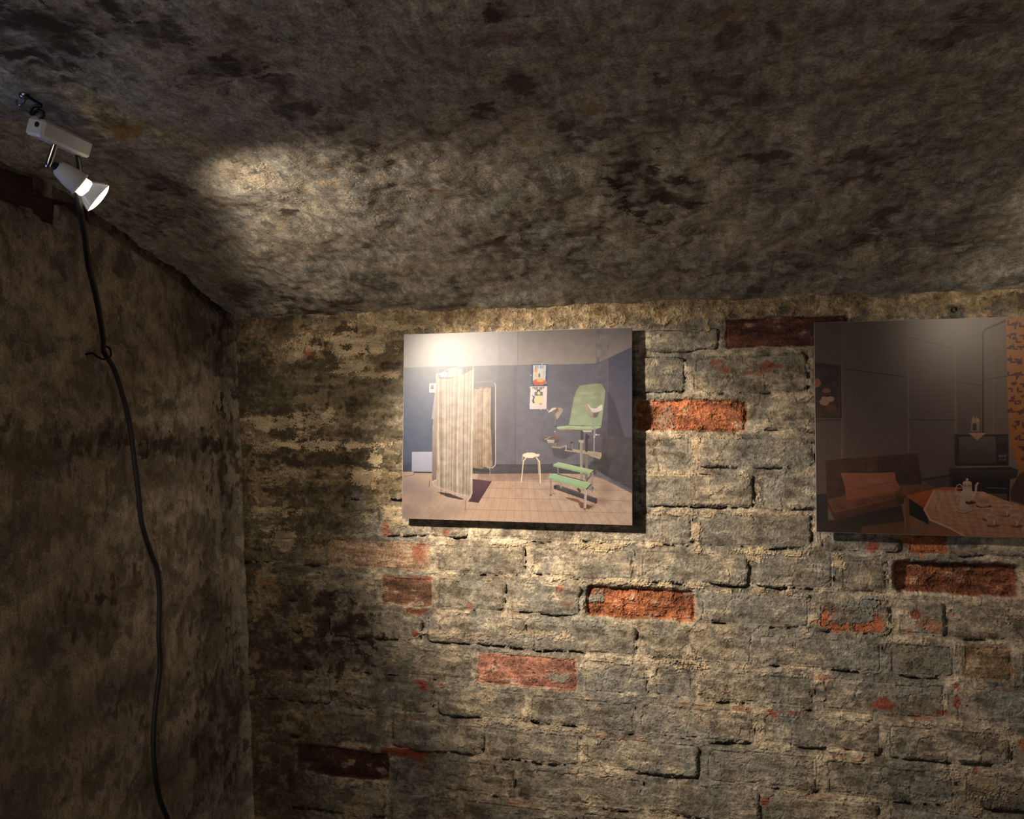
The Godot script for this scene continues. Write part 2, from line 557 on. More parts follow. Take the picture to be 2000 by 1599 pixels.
# A profile of (radius, height) turned round «axis», from «at».
func lathe(profile: Array, at: Vector3, axis: Vector3, seg := 32, flute := 0.0) -> ArrayMesh:
	var w := axis.normalized()
	var u := w.cross(Vector3(0.13, 0.21, 0.97)).normalized()
	var v := w.cross(u)
	var pts := PackedVector3Array()
	var uvs := PackedVector2Array()
	for p in profile:
		for s in seg + 1:
			var t := TAU * s / seg
			var r: float = p[0] * (1.0 + flute * cos(t * 12.0))
			pts.append(at + w * p[1] + (u * cos(t) + v * sin(t)) * r)
			uvs.append(Vector2(float(s) / seg, p[1]))
	var mid := (profile.size() / 2) * (seg + 1) + seg / 2
	var out: Vector3 = pts[mid] - (at + w * profile[profile.size() / 2][1])
	return sheet(seg + 1, profile.size(), pts, uvs, out)


func tube(path: PackedVector3Array, radius: float, seg := 10, rough := 0.0) -> ArrayMesh:
	var pts := PackedVector3Array()
	var uvs := PackedVector2Array()
	var side := Vector3(0.3, 0.1, 0.95)
	for i in path.size():
		var d := (path[mini(i + 1, path.size() - 1)] - path[maxi(i - 1, 0)]).normalized()
		side = (side - d * side.dot(d)).normalized()
		var up := d.cross(side)
		var r := radius * (1.0 + rough * sin(i * 2.7))
		if i == 0 or i == path.size() - 1:
			r *= 0.6
		for s in seg + 1:
			var t := TAU * s / seg
			pts.append(path[i] + (side * cos(t) + up * sin(t)) * r)
			uvs.append(Vector2(float(s) / seg, i * 0.2))
	var mid := (path.size() / 2) * (seg + 1)
	return sheet(seg + 1, path.size(), pts, uvs, pts[mid] - path[path.size() / 2])


func smooth_path(knots: Array, step := 0.012) -> PackedVector3Array:
	var c := Curve3D.new()
	c.bake_interval = step
	for i in knots.size():
		var p: Vector3 = knots[i]
		var t: Vector3 = (knots[mini(i + 1, knots.size() - 1)] - knots[maxi(i - 1, 0)]) / 6.0
		c.add_point(p, -t, t)
	return c.get_baked_points()


# ---- noise that every surface draws on ---------------------------------------------------
func noise_bytes(seed: int, freq: float, octaves: int, stretch := 1, cellular := false) -> PackedByteArray:
	var f := FastNoiseLite.new()
	f.seed = seed
	f.frequency = freq
	f.fractal_octaves = octaves
	f.fractal_gain = 0.6
	if cellular:
		f.noise_type = FastNoiseLite.TYPE_CELLULAR
		f.cellular_return_type = FastNoiseLite.RETURN_DISTANCE2_SUB
		f.fractal_type = FastNoiseLite.FRACTAL_NONE
		f.domain_warp_enabled = true
		f.domain_warp_amplitude = 34.0
		f.domain_warp_frequency = 0.02
		f.domain_warp_fractal_octaves = 4
	else:
		f.noise_type = FastNoiseLite.TYPE_SIMPLEX_SMOOTH
		f.domain_warp_enabled = octaves > 3
		f.domain_warp_amplitude = 0.2 / freq
		f.domain_warp_frequency = freq * 1.6
		f.domain_warp_fractal_octaves = 3
		f.fractal_type = FastNoiseLite.FRACTAL_FBM
	var im := f.get_image(TW / stretch, TH, false, false, true)
	im.convert(Image.FORMAT_L8)
	if stretch > 1:
		im.resize(TW, TH, Image.INTERPOLATE_CUBIC)
	return im.get_data()


func in_threads(n: int, job: Callable) -> void:
	WorkerThreadPool.wait_for_group_task_completion(WorkerThreadPool.add_group_task(job, n, -1, true))


func make_noise() -> void:
	results.resize(6)
	in_threads(6, func(i):
		if i == 0: results[0] = noise_bytes(11, 0.0060, 6)
		if i == 1: results[1] = noise_bytes(23, 0.020, 6)
		if i == 2: results[2] = noise_bytes(37, 0.17, 3)
		if i == 3: results[3] = noise_bytes(41, 0.035, 5, 4)
		if i == 4: results[4] = noise_bytes(53, 0.017, 1, 1, true)
		if i == 5: results[5] = noise_bytes(67, 0.0038, 4))
	n_broad = results[0]
	n_mid = results[1]
	n_fine = results[2]
	n_streak = results[3]
	n_flake = results[4]
	n_soft = results[5]


# ---- the brick wall's colours and relief ----------------------------------------------------
func lay_bricks() -> void:
	brick_id.resize(TW * TH)
	brick_edge.resize(TW * TH)
	brick_face.resize(256)
	brick_tone.resize(256)
	brick_tone.fill(1.0)
	brick_built.resize(256)
	var rng := RandomNumberGenerator.new()
	rng.seed = 5
	for c in JOINTS.size():
		for b in JOINTS[c].size() - 1:
			var x0: float = JOINTS[c][b] + 0.005 + rng.randf_range(-0.0015, 0.002)
			var x1: float = JOINTS[c][b + 1] - 0.005 + rng.randf_range(-0.002, 0.0015)
			var y1: float = COURSES[c] - 0.005 + rng.randf_range(-0.002, 0.0015)
			var y0: float = COURSES[c + 1] + 0.005 + rng.randf_range(-0.0015, 0.002)
			if c == 0:
				y1 -= 0.027 if b != 3 else 0.004
			var face: int = FACES.get("%d_%d" % [c, b], 0)
			bricks.append({"x0": x0, "x1": x1, "y0": y0, "y1": y1, "face": face, "lean": rng.randf_range(-0.8, 0.8), "tip": rng.randf_range(-0.5, 0.5), "out": rng.randf_range(-0.6, 0.5)})
			var id := bricks.size()
			brick_face[id] = face
			brick_built[id] = 0 if x1 < -0.93 or (x1 < -0.70 and y0 > -0.15) or x0 > 0.62 else 1
			brick_tone[id] = rng.randf_range(0.90, 1.08)
			var px0 := maxi(0, int((x0 - WX) * PX))
			var px1 := mini(TW - 1, int((x1 - WX) * PX))
			var py0 := maxi(0, int((WY - y1) * PX))
			var py1 := mini(TH - 1, int((WY - y0) * PX))
			for y in range(py0, py1):
				var ey := mini(y - py0, py1 - y)
				for x in range(px0, px1):
					var ex := mini(x - px0, px1 - x)
					var e := mini(ex, ey)
					if ex < 8 and ey < 8:
						e = maxi(0, int(8.0 - sqrt(float((8 - ex) * (8 - ex) + (8 - ey) * (8 - ey)))))
					brick_id[y * TW + x] = id
					brick_edge[y * TW + x] = e if e < 255 else 255


const BANDS := 16


func paint_brick_wall() -> void:
	lay_bricks()
	results.clear()
	results.resize(BANDS)
	in_threads(BANDS, func(i): results[i] = paint_band(TH * i / BANDS, TH * (i + 1) / BANDS))
	for r in results:
		wall_rgb.append_array(r[0])
		wall_mm.append_array(r[1])
		wall_fine.append_array(r[2])
		wall_in.append_array(r[3])
	for p in WALL_PATCHES:
		wall_patch(p)


func paint_band(from: int, to: int) -> Array:
	var rgb := PackedByteArray()
	var mm := PackedFloat32Array()
	var fine := PackedFloat32Array()
	rgb.resize((to - from) * TW * 3)
	mm.resize((to - from) * TW)
	fine.resize((to - from) * TW)
	var deep := PackedByteArray()
	deep.resize((to - from) * TW)
	var o := 0
	for y in range(from, to):
		var wy := WY - y / PX
		# the left end and the top band stay under old plaster
		var plaster_to := lerpf(-0.66, -0.90, clampf((-0.08 - wy) / 0.2, 0.0, 1.0)) + 0.06 * clampf((-0.45 - wy) / 0.3, 0.0, 1.0)
		for x in TW:
			var i := y * TW + x
			var a := int(n_broad[i]) - 128
			var b := int(n_mid[i]) - 128
			var f := int(n_fine[i]) - 128
			var s := int(n_streak[i]) - 128
			var g := int(n_soft[i]) - 128
			var k := int(n_flake[i])
			var gx := (x * 3) % (TW * 2)
			var gy := (y * 3) % (TH * 2)
			if gx >= TW:
				gx = TW * 2 - 1 - gx
			if gy >= TH:
				gy = TH * 2 - 1 - gy
			var grit := int(n_mid[gy * TW + gx]) - 128
			var jx := clampi(x + b / 22 + a / 40, 0, TW - 1)
			var jy := clampi(y + s / 26 + a / 24, 0, TH - 1)
			var j := jy * TW + jx
			var id := brick_id[j]
			var face := brick_face[id]
			var wx := WX + x / PX
			var edge := float(brick_edge[j]) + f * 0.022 + b * 0.02
			var inside := 0.0
			if id > 0:
				inside = clampf((edge - 0.8) * 0.33, 0.0, 1.0)
			var cover := clampf((plaster_to - wx) * 14.0 + (a + b * 0.7) * 0.016 + 0.4, 0.0, 1.0)
			cover = maxf(cover, clampf((wy - 0.237) * 90.0 + b * 0.03, 0.0, 1.0))
			if face == 3 or face == 4 or face == 9:
				cover *= 1.0 - inside
			# colour of the coat of grey wash over the bricks
			var warm := clampf(0.5 + (g * 0.8 + a * 0.5 - s * 0.3) * 0.009 - (wx - 0.05) * 0.15, 0.0, 1.0)
			var r := lerpf(112.0, 129.0, warm)
			var gg := lerpf(108.0, 117.0, warm)
			var bb := lerpf(100.0, 101.0, warm)
			var tone := brick_tone[id]
			var grain := 1.0 + f * 0.0016 + b * 0.0015 + s * 0.0013 + grit * 0.0020
			# worn through to paler plaster in flakes
			var worn := clampf((b * 0.5 + s * 0.7 + a * 0.8 - 22.0) * 0.03, 0.0, 1.0)
			r = lerpf(r, 156.0, worn * 0.55)
			gg = lerpf(gg, 142.0, worn * 0.55)
			bb = lerpf(bb, 120.0, worn * 0.55)
			var dirt := clampf((-b * 0.5 - s * 0.6 - a * 0.5 + g * 0.4 - 28.0) * 0.03, 0.0, 1.0)
			r = lerpf(r, 76.0, dirt * 0.45)
			gg = lerpf(gg, 69.0, dirt * 0.45)
			bb = lerpf(bb, 60.0, dirt * 0.45)
			var h := 0.0
			var fh := f * 0.0030 + b * 0.0022 + s * 0.0030 + grit * 0.0045 + worn * 0.25
			if face > 0 and inside > 0.0:
				var bare := clampf(inside * 1.4 - clampf((s + b - 52.0) * 0.06, 0.0, 1.0), 0.0, 1.0)
				var q: Array = FACE_RGB[face]
				var lit := 1.0 + a * 0.0022 + s * 0.0016 + f * 0.0008  # noise mottling of the bare brick's own colour
				r = lerpf(r, q[0] * lit, bare)
				gg = lerpf(gg, q[1] * lit, bare)
				bb = lerpf(bb, q[2] * lit, bare)
				if face == 1 or face == 5:
					h += (s * 0.6 + b) * 0.032 * inside
					fh += f * 0.003 + s * 0.007 + b * 0.006 - clampf((-b - a * 0.6 - 30.0) * 0.04, 0.0, 1.0) * 1.2
			else:
				r *= tone
				gg *= tone
				bb *= tone
			# mortar: clear in places, washed over in others
			var clear := clampf(0.36 + (g + a * 0.9 + b * 0.4) * 0.012 + (wx + 0.12) * 0.25, 0.0, 0.9) * (1.0 - inside)
			if face > 0:
				clear = maxf(clear, 0.75 * (1.0 - inside))
			r = lerpf(r, 158.0 + a * 0.14, clear)
			gg = lerpf(gg, 143.0 + a * 0.14, clear)
			bb = lerpf(bb, 122.0 + a * 0.14, clear)
			h += FACE_MM[face] * inside + (0.2 + b * 0.010 + s * 0.012 + g * 0.006) * (1.0 - inside)
			h += a * 0.010 + b * 0.005
			fh -= clampf(1.0 - absf(edge - 1.0) * 0.35, 0.0, 1.0) * (0.5 if id > 0 else 0.0) * clampf(0.5 + (b + a) * 0.02, 0.0, 1.0)
			if cover > 0.0:
				var t := a * 0.8 + b * 0.5 + s * 0.22 + grit * 0.15
				var pr := 112.0
				var pg := 96.0
				var pb := 73.0
				if wy > 0.225 and wx > -0.80:
					pr = 152.0 + b * 0.3
					pg = 132.0 + b * 0.3
					pb = 104.0 + b * 0.3
					fh += f * 0.005 + b * 0.008
				else:
					var pale := clampf((t - 24.0) * 0.07, 0.0, 1.0)
					var dark := clampf((-t - 18.0) * 0.05, 0.0, 1.0)
					var olive := clampf((g - s * 0.6) * 0.03, 0.0, 1.0)
					pr = lerpf(lerpf(pr, 90.0, olive), 130.0, pale * 0.8)
					pg = lerpf(lerpf(pg, 82.0, olive), 114.0, pale * 0.8)
					pb = lerpf(lerpf(pb, 66.0, olive), 93.0, pale * 0.8)
					pr = lerpf(pr, 66.0, dark * 0.8)
					pg = lerpf(pg, 57.0, dark * 0.8)
					pb = lerpf(pb, 44.0, dark * 0.8)
					fh += pale * 0.5 - dark * 0.25
				r = lerpf(r, pr, cover)
				gg = lerpf(gg, pg, cover)
				bb = lerpf(bb, pb, cover)
				h = lerpf(h, 2.6 + a * 0.016 + b * 0.008, cover)
			# hairline cracks and the lips of flakes
			if k < 16 and b > -6:
				fh -= (16 - k) * 0.05
				if k < 7 and a + g > 10:
					r *= 0.72
					gg *= 0.70
					bb *= 0.68
			r *= grain
			gg *= grain
			bb *= grain
			rgb[o * 3] = clampi(int(r), 0, 255)
			rgb[o * 3 + 1] = clampi(int(gg), 0, 255)
			rgb[o * 3 + 2] = clampi(int(bb), 0, 255)
			mm[o] = h
			fine[o] = fh
			deep[o] = brick_edge[j] if id > 0 and brick_built[id] > 0 and cover < 0.04 else 0
			o += 1
	return [rgb, mm, fine, deep]


const PATCH_RGB = [[50, 42, 33], [84, 77, 62], [160, 141, 114], [120, 62, 46], [108, 106, 100], [138, 82, 56]]


func wall_patch(p: Array) -> void:
	var c: Array = PATCH_RGB[p[0]]
	var reach := 1.5
	var x0 := maxi(0, int((p[1] - p[3] * reach - WX) * PX))
	var x1 := mini(TW, int((p[1] + p[3] * reach - WX) * PX))
	var y0 := maxi(0, int((WY - p[2] - p[4] * reach) * PX))
	var y1 := mini(TH, int((WY - p[2] + p[4] * reach) * PX))
	var kind: int = p[0]
	var hard := 5.0 if kind >= 2 else 2.6
	var raised: float = [0.0, 0.0, 1.1, -0.5, 0.5, -1.2][kind]
	for y in range(y0, y1):
		var v: float = (WY - y / PX - p[2]) / p[4]
		for x in range(x0, x1):
			var u: float = (WX + x / PX - p[1]) / p[3]
			var d := sqrt(u * u + v * v)
			if d > 1.5:
				continue
			var i := y * TW + x
			var n := (int(n_mid[i]) - 128) * 0.010 + (int(n_streak[i]) - 128) * 0.005 + (int(n_fine[i]) - 128) * 0.005
			var k: float = clampf((1.0 - d + n) * hard, 0.0, 1.0) * p[5]
			if kind < 2:
				k *= clampf(0.75 + (int(n_mid[i]) - 128) * 0.008, 0.2, 1.0)
			if kind == 3 and p[4] < 0.006:
				k *= clampf(0.5 + (int(n_mid[i]) - 128) * 0.014, 0.0, 0.85)
			if k <= 0.0:
				continue
			var t := 1.0 + (int(n_fine[i]) - 128) * 0.0014 + (int(n_streak[i]) - 128) * 0.002
			for q in 3:
				wall_rgb[i * 3 + q] = clampi(int(lerpf(wall_rgb[i * 3 + q], c[q] * t, k)), 0, 255)
			wall_fine[i] += raised * k


func height_texture(mm: PackedFloat32Array, w: int, h: int) -> ImageTexture:
	var lo := 1e9
	var hi := -1e9
	for i in range(0, mm.size(), 7):
		lo = minf(lo, mm[i])
		hi = maxf(hi, mm[i])
	var bytes := PackedFloat32Array()
	bytes.resize(mm.size())
	var k := 1.0 / (hi - lo)
	for i in mm.size():
		bytes[i] = (mm[i] - lo) * k
	var im := Image.create_from_data(w, h, false, Image.FORMAT_RF, bytes.to_byte_array())
	last_range = hi - lo
	return ImageTexture.create_from_image(im)


var last_range := 1.0


func surface_material(rgb: PackedByteArray, fine: PackedFloat32Array, w: int, h: int, rough: float, relief: float) -> StandardMaterial3D:
	var m := StandardMaterial3D.new()
	m.albedo_texture = ImageTexture.create_from_image(Image.create_from_data(w, h, false, Image.FORMAT_RGB8, rgb))
	m.roughness = rough
	m.metallic_specular = 0.25
	m.heightmap_enabled = true
	m.heightmap_texture = height_texture(fine, w, h)
	m.heightmap_scale = last_range * 0.1 * relief     # centimetres
	m.texture_repeat = false
	return m


func mm_at(x: float, y: float) -> float:
	var u := clampf((x - WX) * PX, 0.0, TW - 2.0)
	var v := clampf((WY - y) * PX, 0.0, TH - 2.0)
	var i := int(u)
	var j := int(v)
	var k := j * TW + i
	return lerpf(lerpf(wall_mm[k], wall_mm[k + 1], u - i), lerpf(wall_mm[k + TW], wall_mm[k + TW + 1], u - i), v - j)


func build_brick_wall() -> void:
	var mat := surface_material(wall_rgb, wall_fine, TW, TH, 0.92, 1.5)
	mat.resource_name = "limewashed_brick"
	var wall := base("wall_back", Vector3.ZERO)
	tag(wall, "old brick wall under worn grey wash with bare red bricks", "", "", "structure")
	# mortar and plaster
	var nx := 476
	var ny := 326
	var pts := PackedVector3Array()
	var uvs := PackedVector2Array()
	pts.resize(nx * ny)
	uvs.resize(nx * ny)
	for j in ny:
		var y := WY - WHT * j / (ny - 1)
		for i in nx:
			var x := WX + WW * i / (nx - 1)
			var p := clampi(int((WY - y) * PX), 0, TH - 1) * TW + clampi(int((x - WX) * PX), 0, TW - 1)
			var h := mm_at(x, y)
			if wall_in[p] > 8:
				h -= 4.0
			pts[j * nx + i] = Vector3(x, y, h * 0.001)
			uvs[j * nx + i] = Vector2((x - WX) / WW, (WY - y) / WHT)
	part("mortar", sheet(nx, ny, pts, uvs, Vector3.BACK), mat, wall)
	# every brick is a piece of its own
	for i in bricks.size():
		if brick_built[i + 1] == 0:
			continue
		var b: Dictionary = bricks[i]
		part("brick", brick_mesh(b), mat, wall)
	var rest := wall_material(Color(0.40, 0.36, 0.31), 71)
	part("mortar", cut_box(Vector3(3.6, 2.4, 0.16), 0.002), rest, wall, Vector3(0.55, -0.45, -0.13))
	part("mortar", cut_box(Vector3(3.6, 0.56, 0.06), 0.002), rest, wall, Vector3(0.6, -1.222, -0.028))
	part("mortar", cut_box(Vector3(1.72, 1.9, 0.06), 0.002), rest, wall, Vector3(1.555, -0.60, -0.030))


# where the painted outline of a brick, wavy as it is, puts a point of its straight outline
func wobbled(x: float, y: float) -> Vector2:
	var q := Vector2(x, y)
	for k in 2:
		var n := clampi(int((WY - q.y) * PX), 0, TH - 1) * TW + clampi(int((q.x - WX) * PX), 0, TW - 1)
		var a := int(n_broad[n]) - 128
		q = Vector2(x - (int(n_mid[n]) - 128) / 22.0 / PX - a / 40.0 / PX, y + (int(n_streak[n]) - 128) / 26.0 / PX + a / 24.0 / PX)
	return q


func brick_mesh(b: Dictionary) -> ArrayMesh:
	var w: float = b.x1 - b.x0
	var hgt: float = b.y1 - b.y0
	var cols := maxi(6, roundi(w / 0.011))
	var rows := 7
	var nx := cols + 3
	var ny := rows + 3
	var pts := PackedVector3Array()
	var uvs := PackedVector2Array()
	for j in ny:
		var v := clampf((j - 1.0) / rows, 0.0, 1.0)
		for i in nx:
			var u := clampf((i - 1.0) / cols, 0.0, 1.0)
			var x: float = b.x0 + w * u
			var y: float = b.y1 - hgt * v
			# ragged outline, rounded corners
			var p := wobbled(x, y)
			var q := wobbled(clampf(x, b.x0 + 0.009, b.x1 - 0.009), clampf(y, b.y0 + 0.009, b.y1 - 0.009))
			x = p.x
			y = p.y
			var rim := u <= 0.0 or u >= 1.0 or v <= 0.0 or v >= 1.0
			if rim:
				var cx: float = (u - 0.5) * 2.0
				var cy: float = (v - 0.5) * 2.0
				if absf(cx) > 0.98 and absf(cy) > 0.98:
					x -= signf(cx) * 0.003
					y += signf(cy) * 0.003
			var z: float = mm_at(q.x, q.y) + b.lean * (u - 0.5) + b.tip * (v - 0.5) + b.out * (0.4 if b.face > 0 else 1.0)
			if rim:
				z -= 0.6
			if i == 0 or j == 0 or i == nx - 1 or j == ny - 1:
				z = -30.0
			pts.append(Vector3(x, y, z * 0.001))
			uvs.append(Vector2((x - WX) / WW, (WY - y) / WHT))
	return sheet(nx, ny, pts, uvs, Vector3.BACK)


# plaster for the parts of the room beyond the textured stretches
func wall_material(c: Color, seed: int) -> StandardMaterial3D:
	var m := StandardMaterial3D.new()
	var n := FastNoiseLite.new()
	n.seed = seed
	n.frequency = 0.012
	n.fractal_octaves = 5
	var t := NoiseTexture2D.new()
	t.width = 512
	t.height = 512
	t.seamless = true
	t.noise = n
	var g := Gradient.new()
	g.set_color(0, c.darkened(0.45))
	g.set_color(1, c.lightened(0.18))
	t.color_ramp = g
	m.albedo_texture = t
	m.roughness = 0.93
	m.uv1_triplanar = true
	m.uv1_world_triplanar = true
	m.uv1_scale = Vector3.ONE * 1.1
	return m


# ---- the vault ---------------------------------------------------------------------------------
const VZ = [0.0, 0.11, 0.23, 0.40, 0.55, 0.70, 1.0, 1.3, 1.7]
const VY = [0.287, 0.327, 0.366, 0.410, 0.436, 0.455, 0.482, 0.499, 0.506]


func vault_y(z: float) -> float:
	var q := z if z < 1.7 else 3.4 - z
	for i in VZ.size() - 1:
		if q <= VZ[i + 1]:
			var p0: float = VY[i - 1] if i > 0 else VY[0] - (VY[1] - VY[0])
			var p3: float = VY[mini(i + 2, VY.size() - 1)]
			return cubic_interpolate(VY[i], VY[i + 1], p0, p3, clampf((q - VZ[i]) / (VZ[i + 1] - VZ[i]), -0.4, 1.0))
	return VY[-1]


const VAULT_H := 1200


func paint_vault_band(from: int, to: int) -> Array:
	var rgb := PackedByteArray()
	var fine := PackedFloat32Array()
	rgb.resize((to - from) * TW * 3)
	fine.resize((to - from) * TW)
	var o := 0
	for y in range(from, to):
		var wz := y / PX
		for x in TW:
			var i := (TH - 1 - y) * TW + (TW - 1 - x)
			var a := int(n_broad[i]) - 128
			var b := int(n_mid[i]) - 128
			var f := int(n_fine[i]) - 128
			var g := int(n_soft[(y + 150) * TW + x]) - 128
			# trowel marks: along the room near the end wall, along the wall further right
			var across := int(n_streak[(x * 1400 / 2048) * TW + y]) - 128
			var along := int(n_streak[i]) - 128
			var side := clampf(x / 1200.0 + b * 0.004, 0.0, 1.0)
			var s := across * (1.0 - side) + along * side
			var k := int(n_flake[(TH - 1 - y) * TW + x])
			var gx := (x * 2) % (TW * 2)
			var gy := (y * 2) % (TH * 2)
			if gx >= TW:
				gx = TW * 2 - 1 - gx
			if gy >= TH:
				gy = TH * 2 - 1 - gy
			var grit := int(n_mid[gy * TW + gx]) - 128
			var brush := int(n_streak[(gx * 1400 / 2048) * TW + gy]) - 128
			var t := b * 0.3 + s * 0.5 + a * 0.8
			var r := 161.0 + g * 0.12
			var gg := 151.0 + g * 0.10
			var bb := 138.0 + g * 0.06
			var pale := clampf((t - 22.0) * 0.05, 0.0, 1.0)
			r = lerpf(r, 184.0, pale * 0.5)
			gg = lerpf(gg, 173.0, pale * 0.5)
			bb = lerpf(bb, 156.0, pale * 0.5)
			var grey := clampf((g * 0.8 + along * 0.5 - 14.0) * 0.05, 0.0, 1.0)
			r = lerpf(r, 138.0, grey * 0.7)
			gg = lerpf(gg, 137.0, grey * 0.7)
			bb = lerpf(bb, 131.0, grey * 0.7)
			var spotty := clampf(0.42 + g * 0.016 - side * 0.12, 0.08, 1.0)
			var dark := clampf((-t - 30.0) * 0.07, 0.0, 1.0)
			r = lerpf(r, 92.0, dark * 0.62 * spotty)
			gg = lerpf(gg, 83.0, dark * 0.62 * spotty)
			bb = lerpf(bb, 74.0, dark * 0.62 * spotty)
			var grain := 1.0 + f * 0.0018 + b * 0.0008 + grit * 0.0016 + brush * 0.0014
			var fh := f * 0.0016 + grit * 0.002 + b * 0.0006 + s * 0.0008 + pale * 0.22 - dark * 0.2
			if k < 14 and b + s > 6:
				fh -= (14 - k) * 0.04
			var scratch := absi(s + a / 2)
			if scratch < 3 and f > 4:
				grain *= 1.14
				fh += 0.25
			rgb[o * 3] = clampi(int(r * grain), 0, 255)
			rgb[o * 3 + 1] = clampi(int(gg * grain), 0, 255)
			rgb[o * 3 + 2] = clampi(int(bb * grain), 0, 255)
			fine[o] = fh
			o += 1
	return [rgb, fine]


const VAULT_RGB = [[68, 60, 53], [136, 106, 70], [186, 170, 146]]


func build_vault() -> void:
	results.clear()
	results.resize(BANDS)
	in_threads(BANDS, func(i): results[i] = paint_vault_band(VAULT_H * i / BANDS, VAULT_H * (i + 1) / BANDS))
	var rgb := PackedByteArray()
	var fine := PackedFloat32Array()
	for r in results:
		rgb.append_array(r[0])
		fine.append_array(r[1])
	for p in VAULT_PATCHES:
		var c: Array = VAULT_RGB[p[0]]
		for y in range(maxi(0, int((p[2] - p[4] * 1.6 + 0.03) * PX)), mini(VAULT_H, int((p[2] + p[4] * 1.6 + 0.03) * PX))):
			var v: float = (y / PX - 0.03 - p[2]) / p[4]
			for x in range(maxi(0, int((p[1] - p[3] * 1.6 - WX) * PX)), mini(TW, int((p[1] + p[3] * 1.6 - WX) * PX))):
				var u: float = (WX + x / PX - p[1]) / p[3]
				var i := (TH - 1 - y) * TW + (TW - 1 - x)
				var n := (int(n_mid[i]) - 128) * 0.0085 + (int(n_streak[i]) - 128) * 0.007 + (int(n_fine[i]) - 128) * 0.0045
				var k: float = clampf((1.0 - sqrt(u * u + v * v) + n) * 3.6, 0.0, 1.0) * p[5] * clampf(0.7 + (int(n_mid[i]) - 128) * 0.01, 0.1, 1.0)
				if k > 0.0:
					var o := y * TW + x
					var t := 1.0 + (int(n_fine[i]) - 128) * 0.0016
					for q in 3:
						rgb[o * 3 + q] = clampi(int(lerpf(rgb[o * 3 + q], c[q] * t, k)), 0, 255)
					fine[o] += k * (0.4 if p[0] == 2 else -0.3)
	var mat := surface_material(rgb, fine, TW, VAULT_H, 0.94, 1.0)
	mat.resource_name = "sooty_vault_plaster"
	var vault := base("ceiling", Vector3.ZERO)
	tag(vault, "low vaulted plaster ceiling, flaked and sooty", "", "", "structure")
	var nx := 321
	var ny := 190
	var depth := VAULT_H / PX
	var pts := PackedVector3Array()
	var uvs := PackedVector2Array()
	pts.resize(nx * ny)
	uvs.resize(nx * ny)
	for j in ny:
		var z := -0.03 + depth * j / (ny - 1)
		for i in nx:
			var x := -1.118 + (WX + WW + 1.118) * i / (nx - 1)
			var p := clampi(int((z + 0.03) * PX), 0, VAULT_H - 1)
			var n := (TH - 1 - p) * TW + (TW - 1 - clampi(int((x - WX) * PX), 0, TW - 1))
			var y := vault_y(z) + (int(n_broad[n]) - 128) * 0.000010 + (int(n_mid[n]) - 128) * 0.000003 + (int(n_soft[n]) - 128) * 0.00007
			if i == 0:
				x -= (int(n_mid[n]) - 128) * 0.00006
			pts[j * nx + i] = Vector3(x, y, z)
			uvs[j * nx + i] = Vector2((x - WX) / WW, (z + 0.03) / depth)
	part("plaster", sheet(nx, ny, pts, uvs, Vector3.DOWN), mat, vault)
	var rest := wall_material(Color(0.58, 0.54, 0.49), 19)
	for span in [[-1.118, 2.42, depth - 0.04, 3.42], [WX + WW - 0.004, 2.42, -0.03, depth]]:
		var q := PackedVector3Array()
		var qu := PackedVector2Array()
		for j in 40:
			var z: float = lerpf(span[2], span[3], j / 39.0)
			for x in [span[0], (span[0] + span[1]) * 0.5, span[1]]:
				q.append(Vector3(x, vault_y(z) + 0.004, z))
				qu.append(Vector2(x, z))
		part("plaster", sheet(3, 40, q, qu, Vector3.DOWN), rest, vault)
	part("vault_fill", cut_box(Vector3(3.9, 0.14, 3.8), 0.002), rest, vault, Vector3(0.6, 0.60, 1.63))


# ---- the end wall on the left ---------------------------------------------------------------------
const LW := 900
const LH := 1600


func left_x(y: float) -> float:
	return -1.119 + 0.0619 * (0.28 - y)


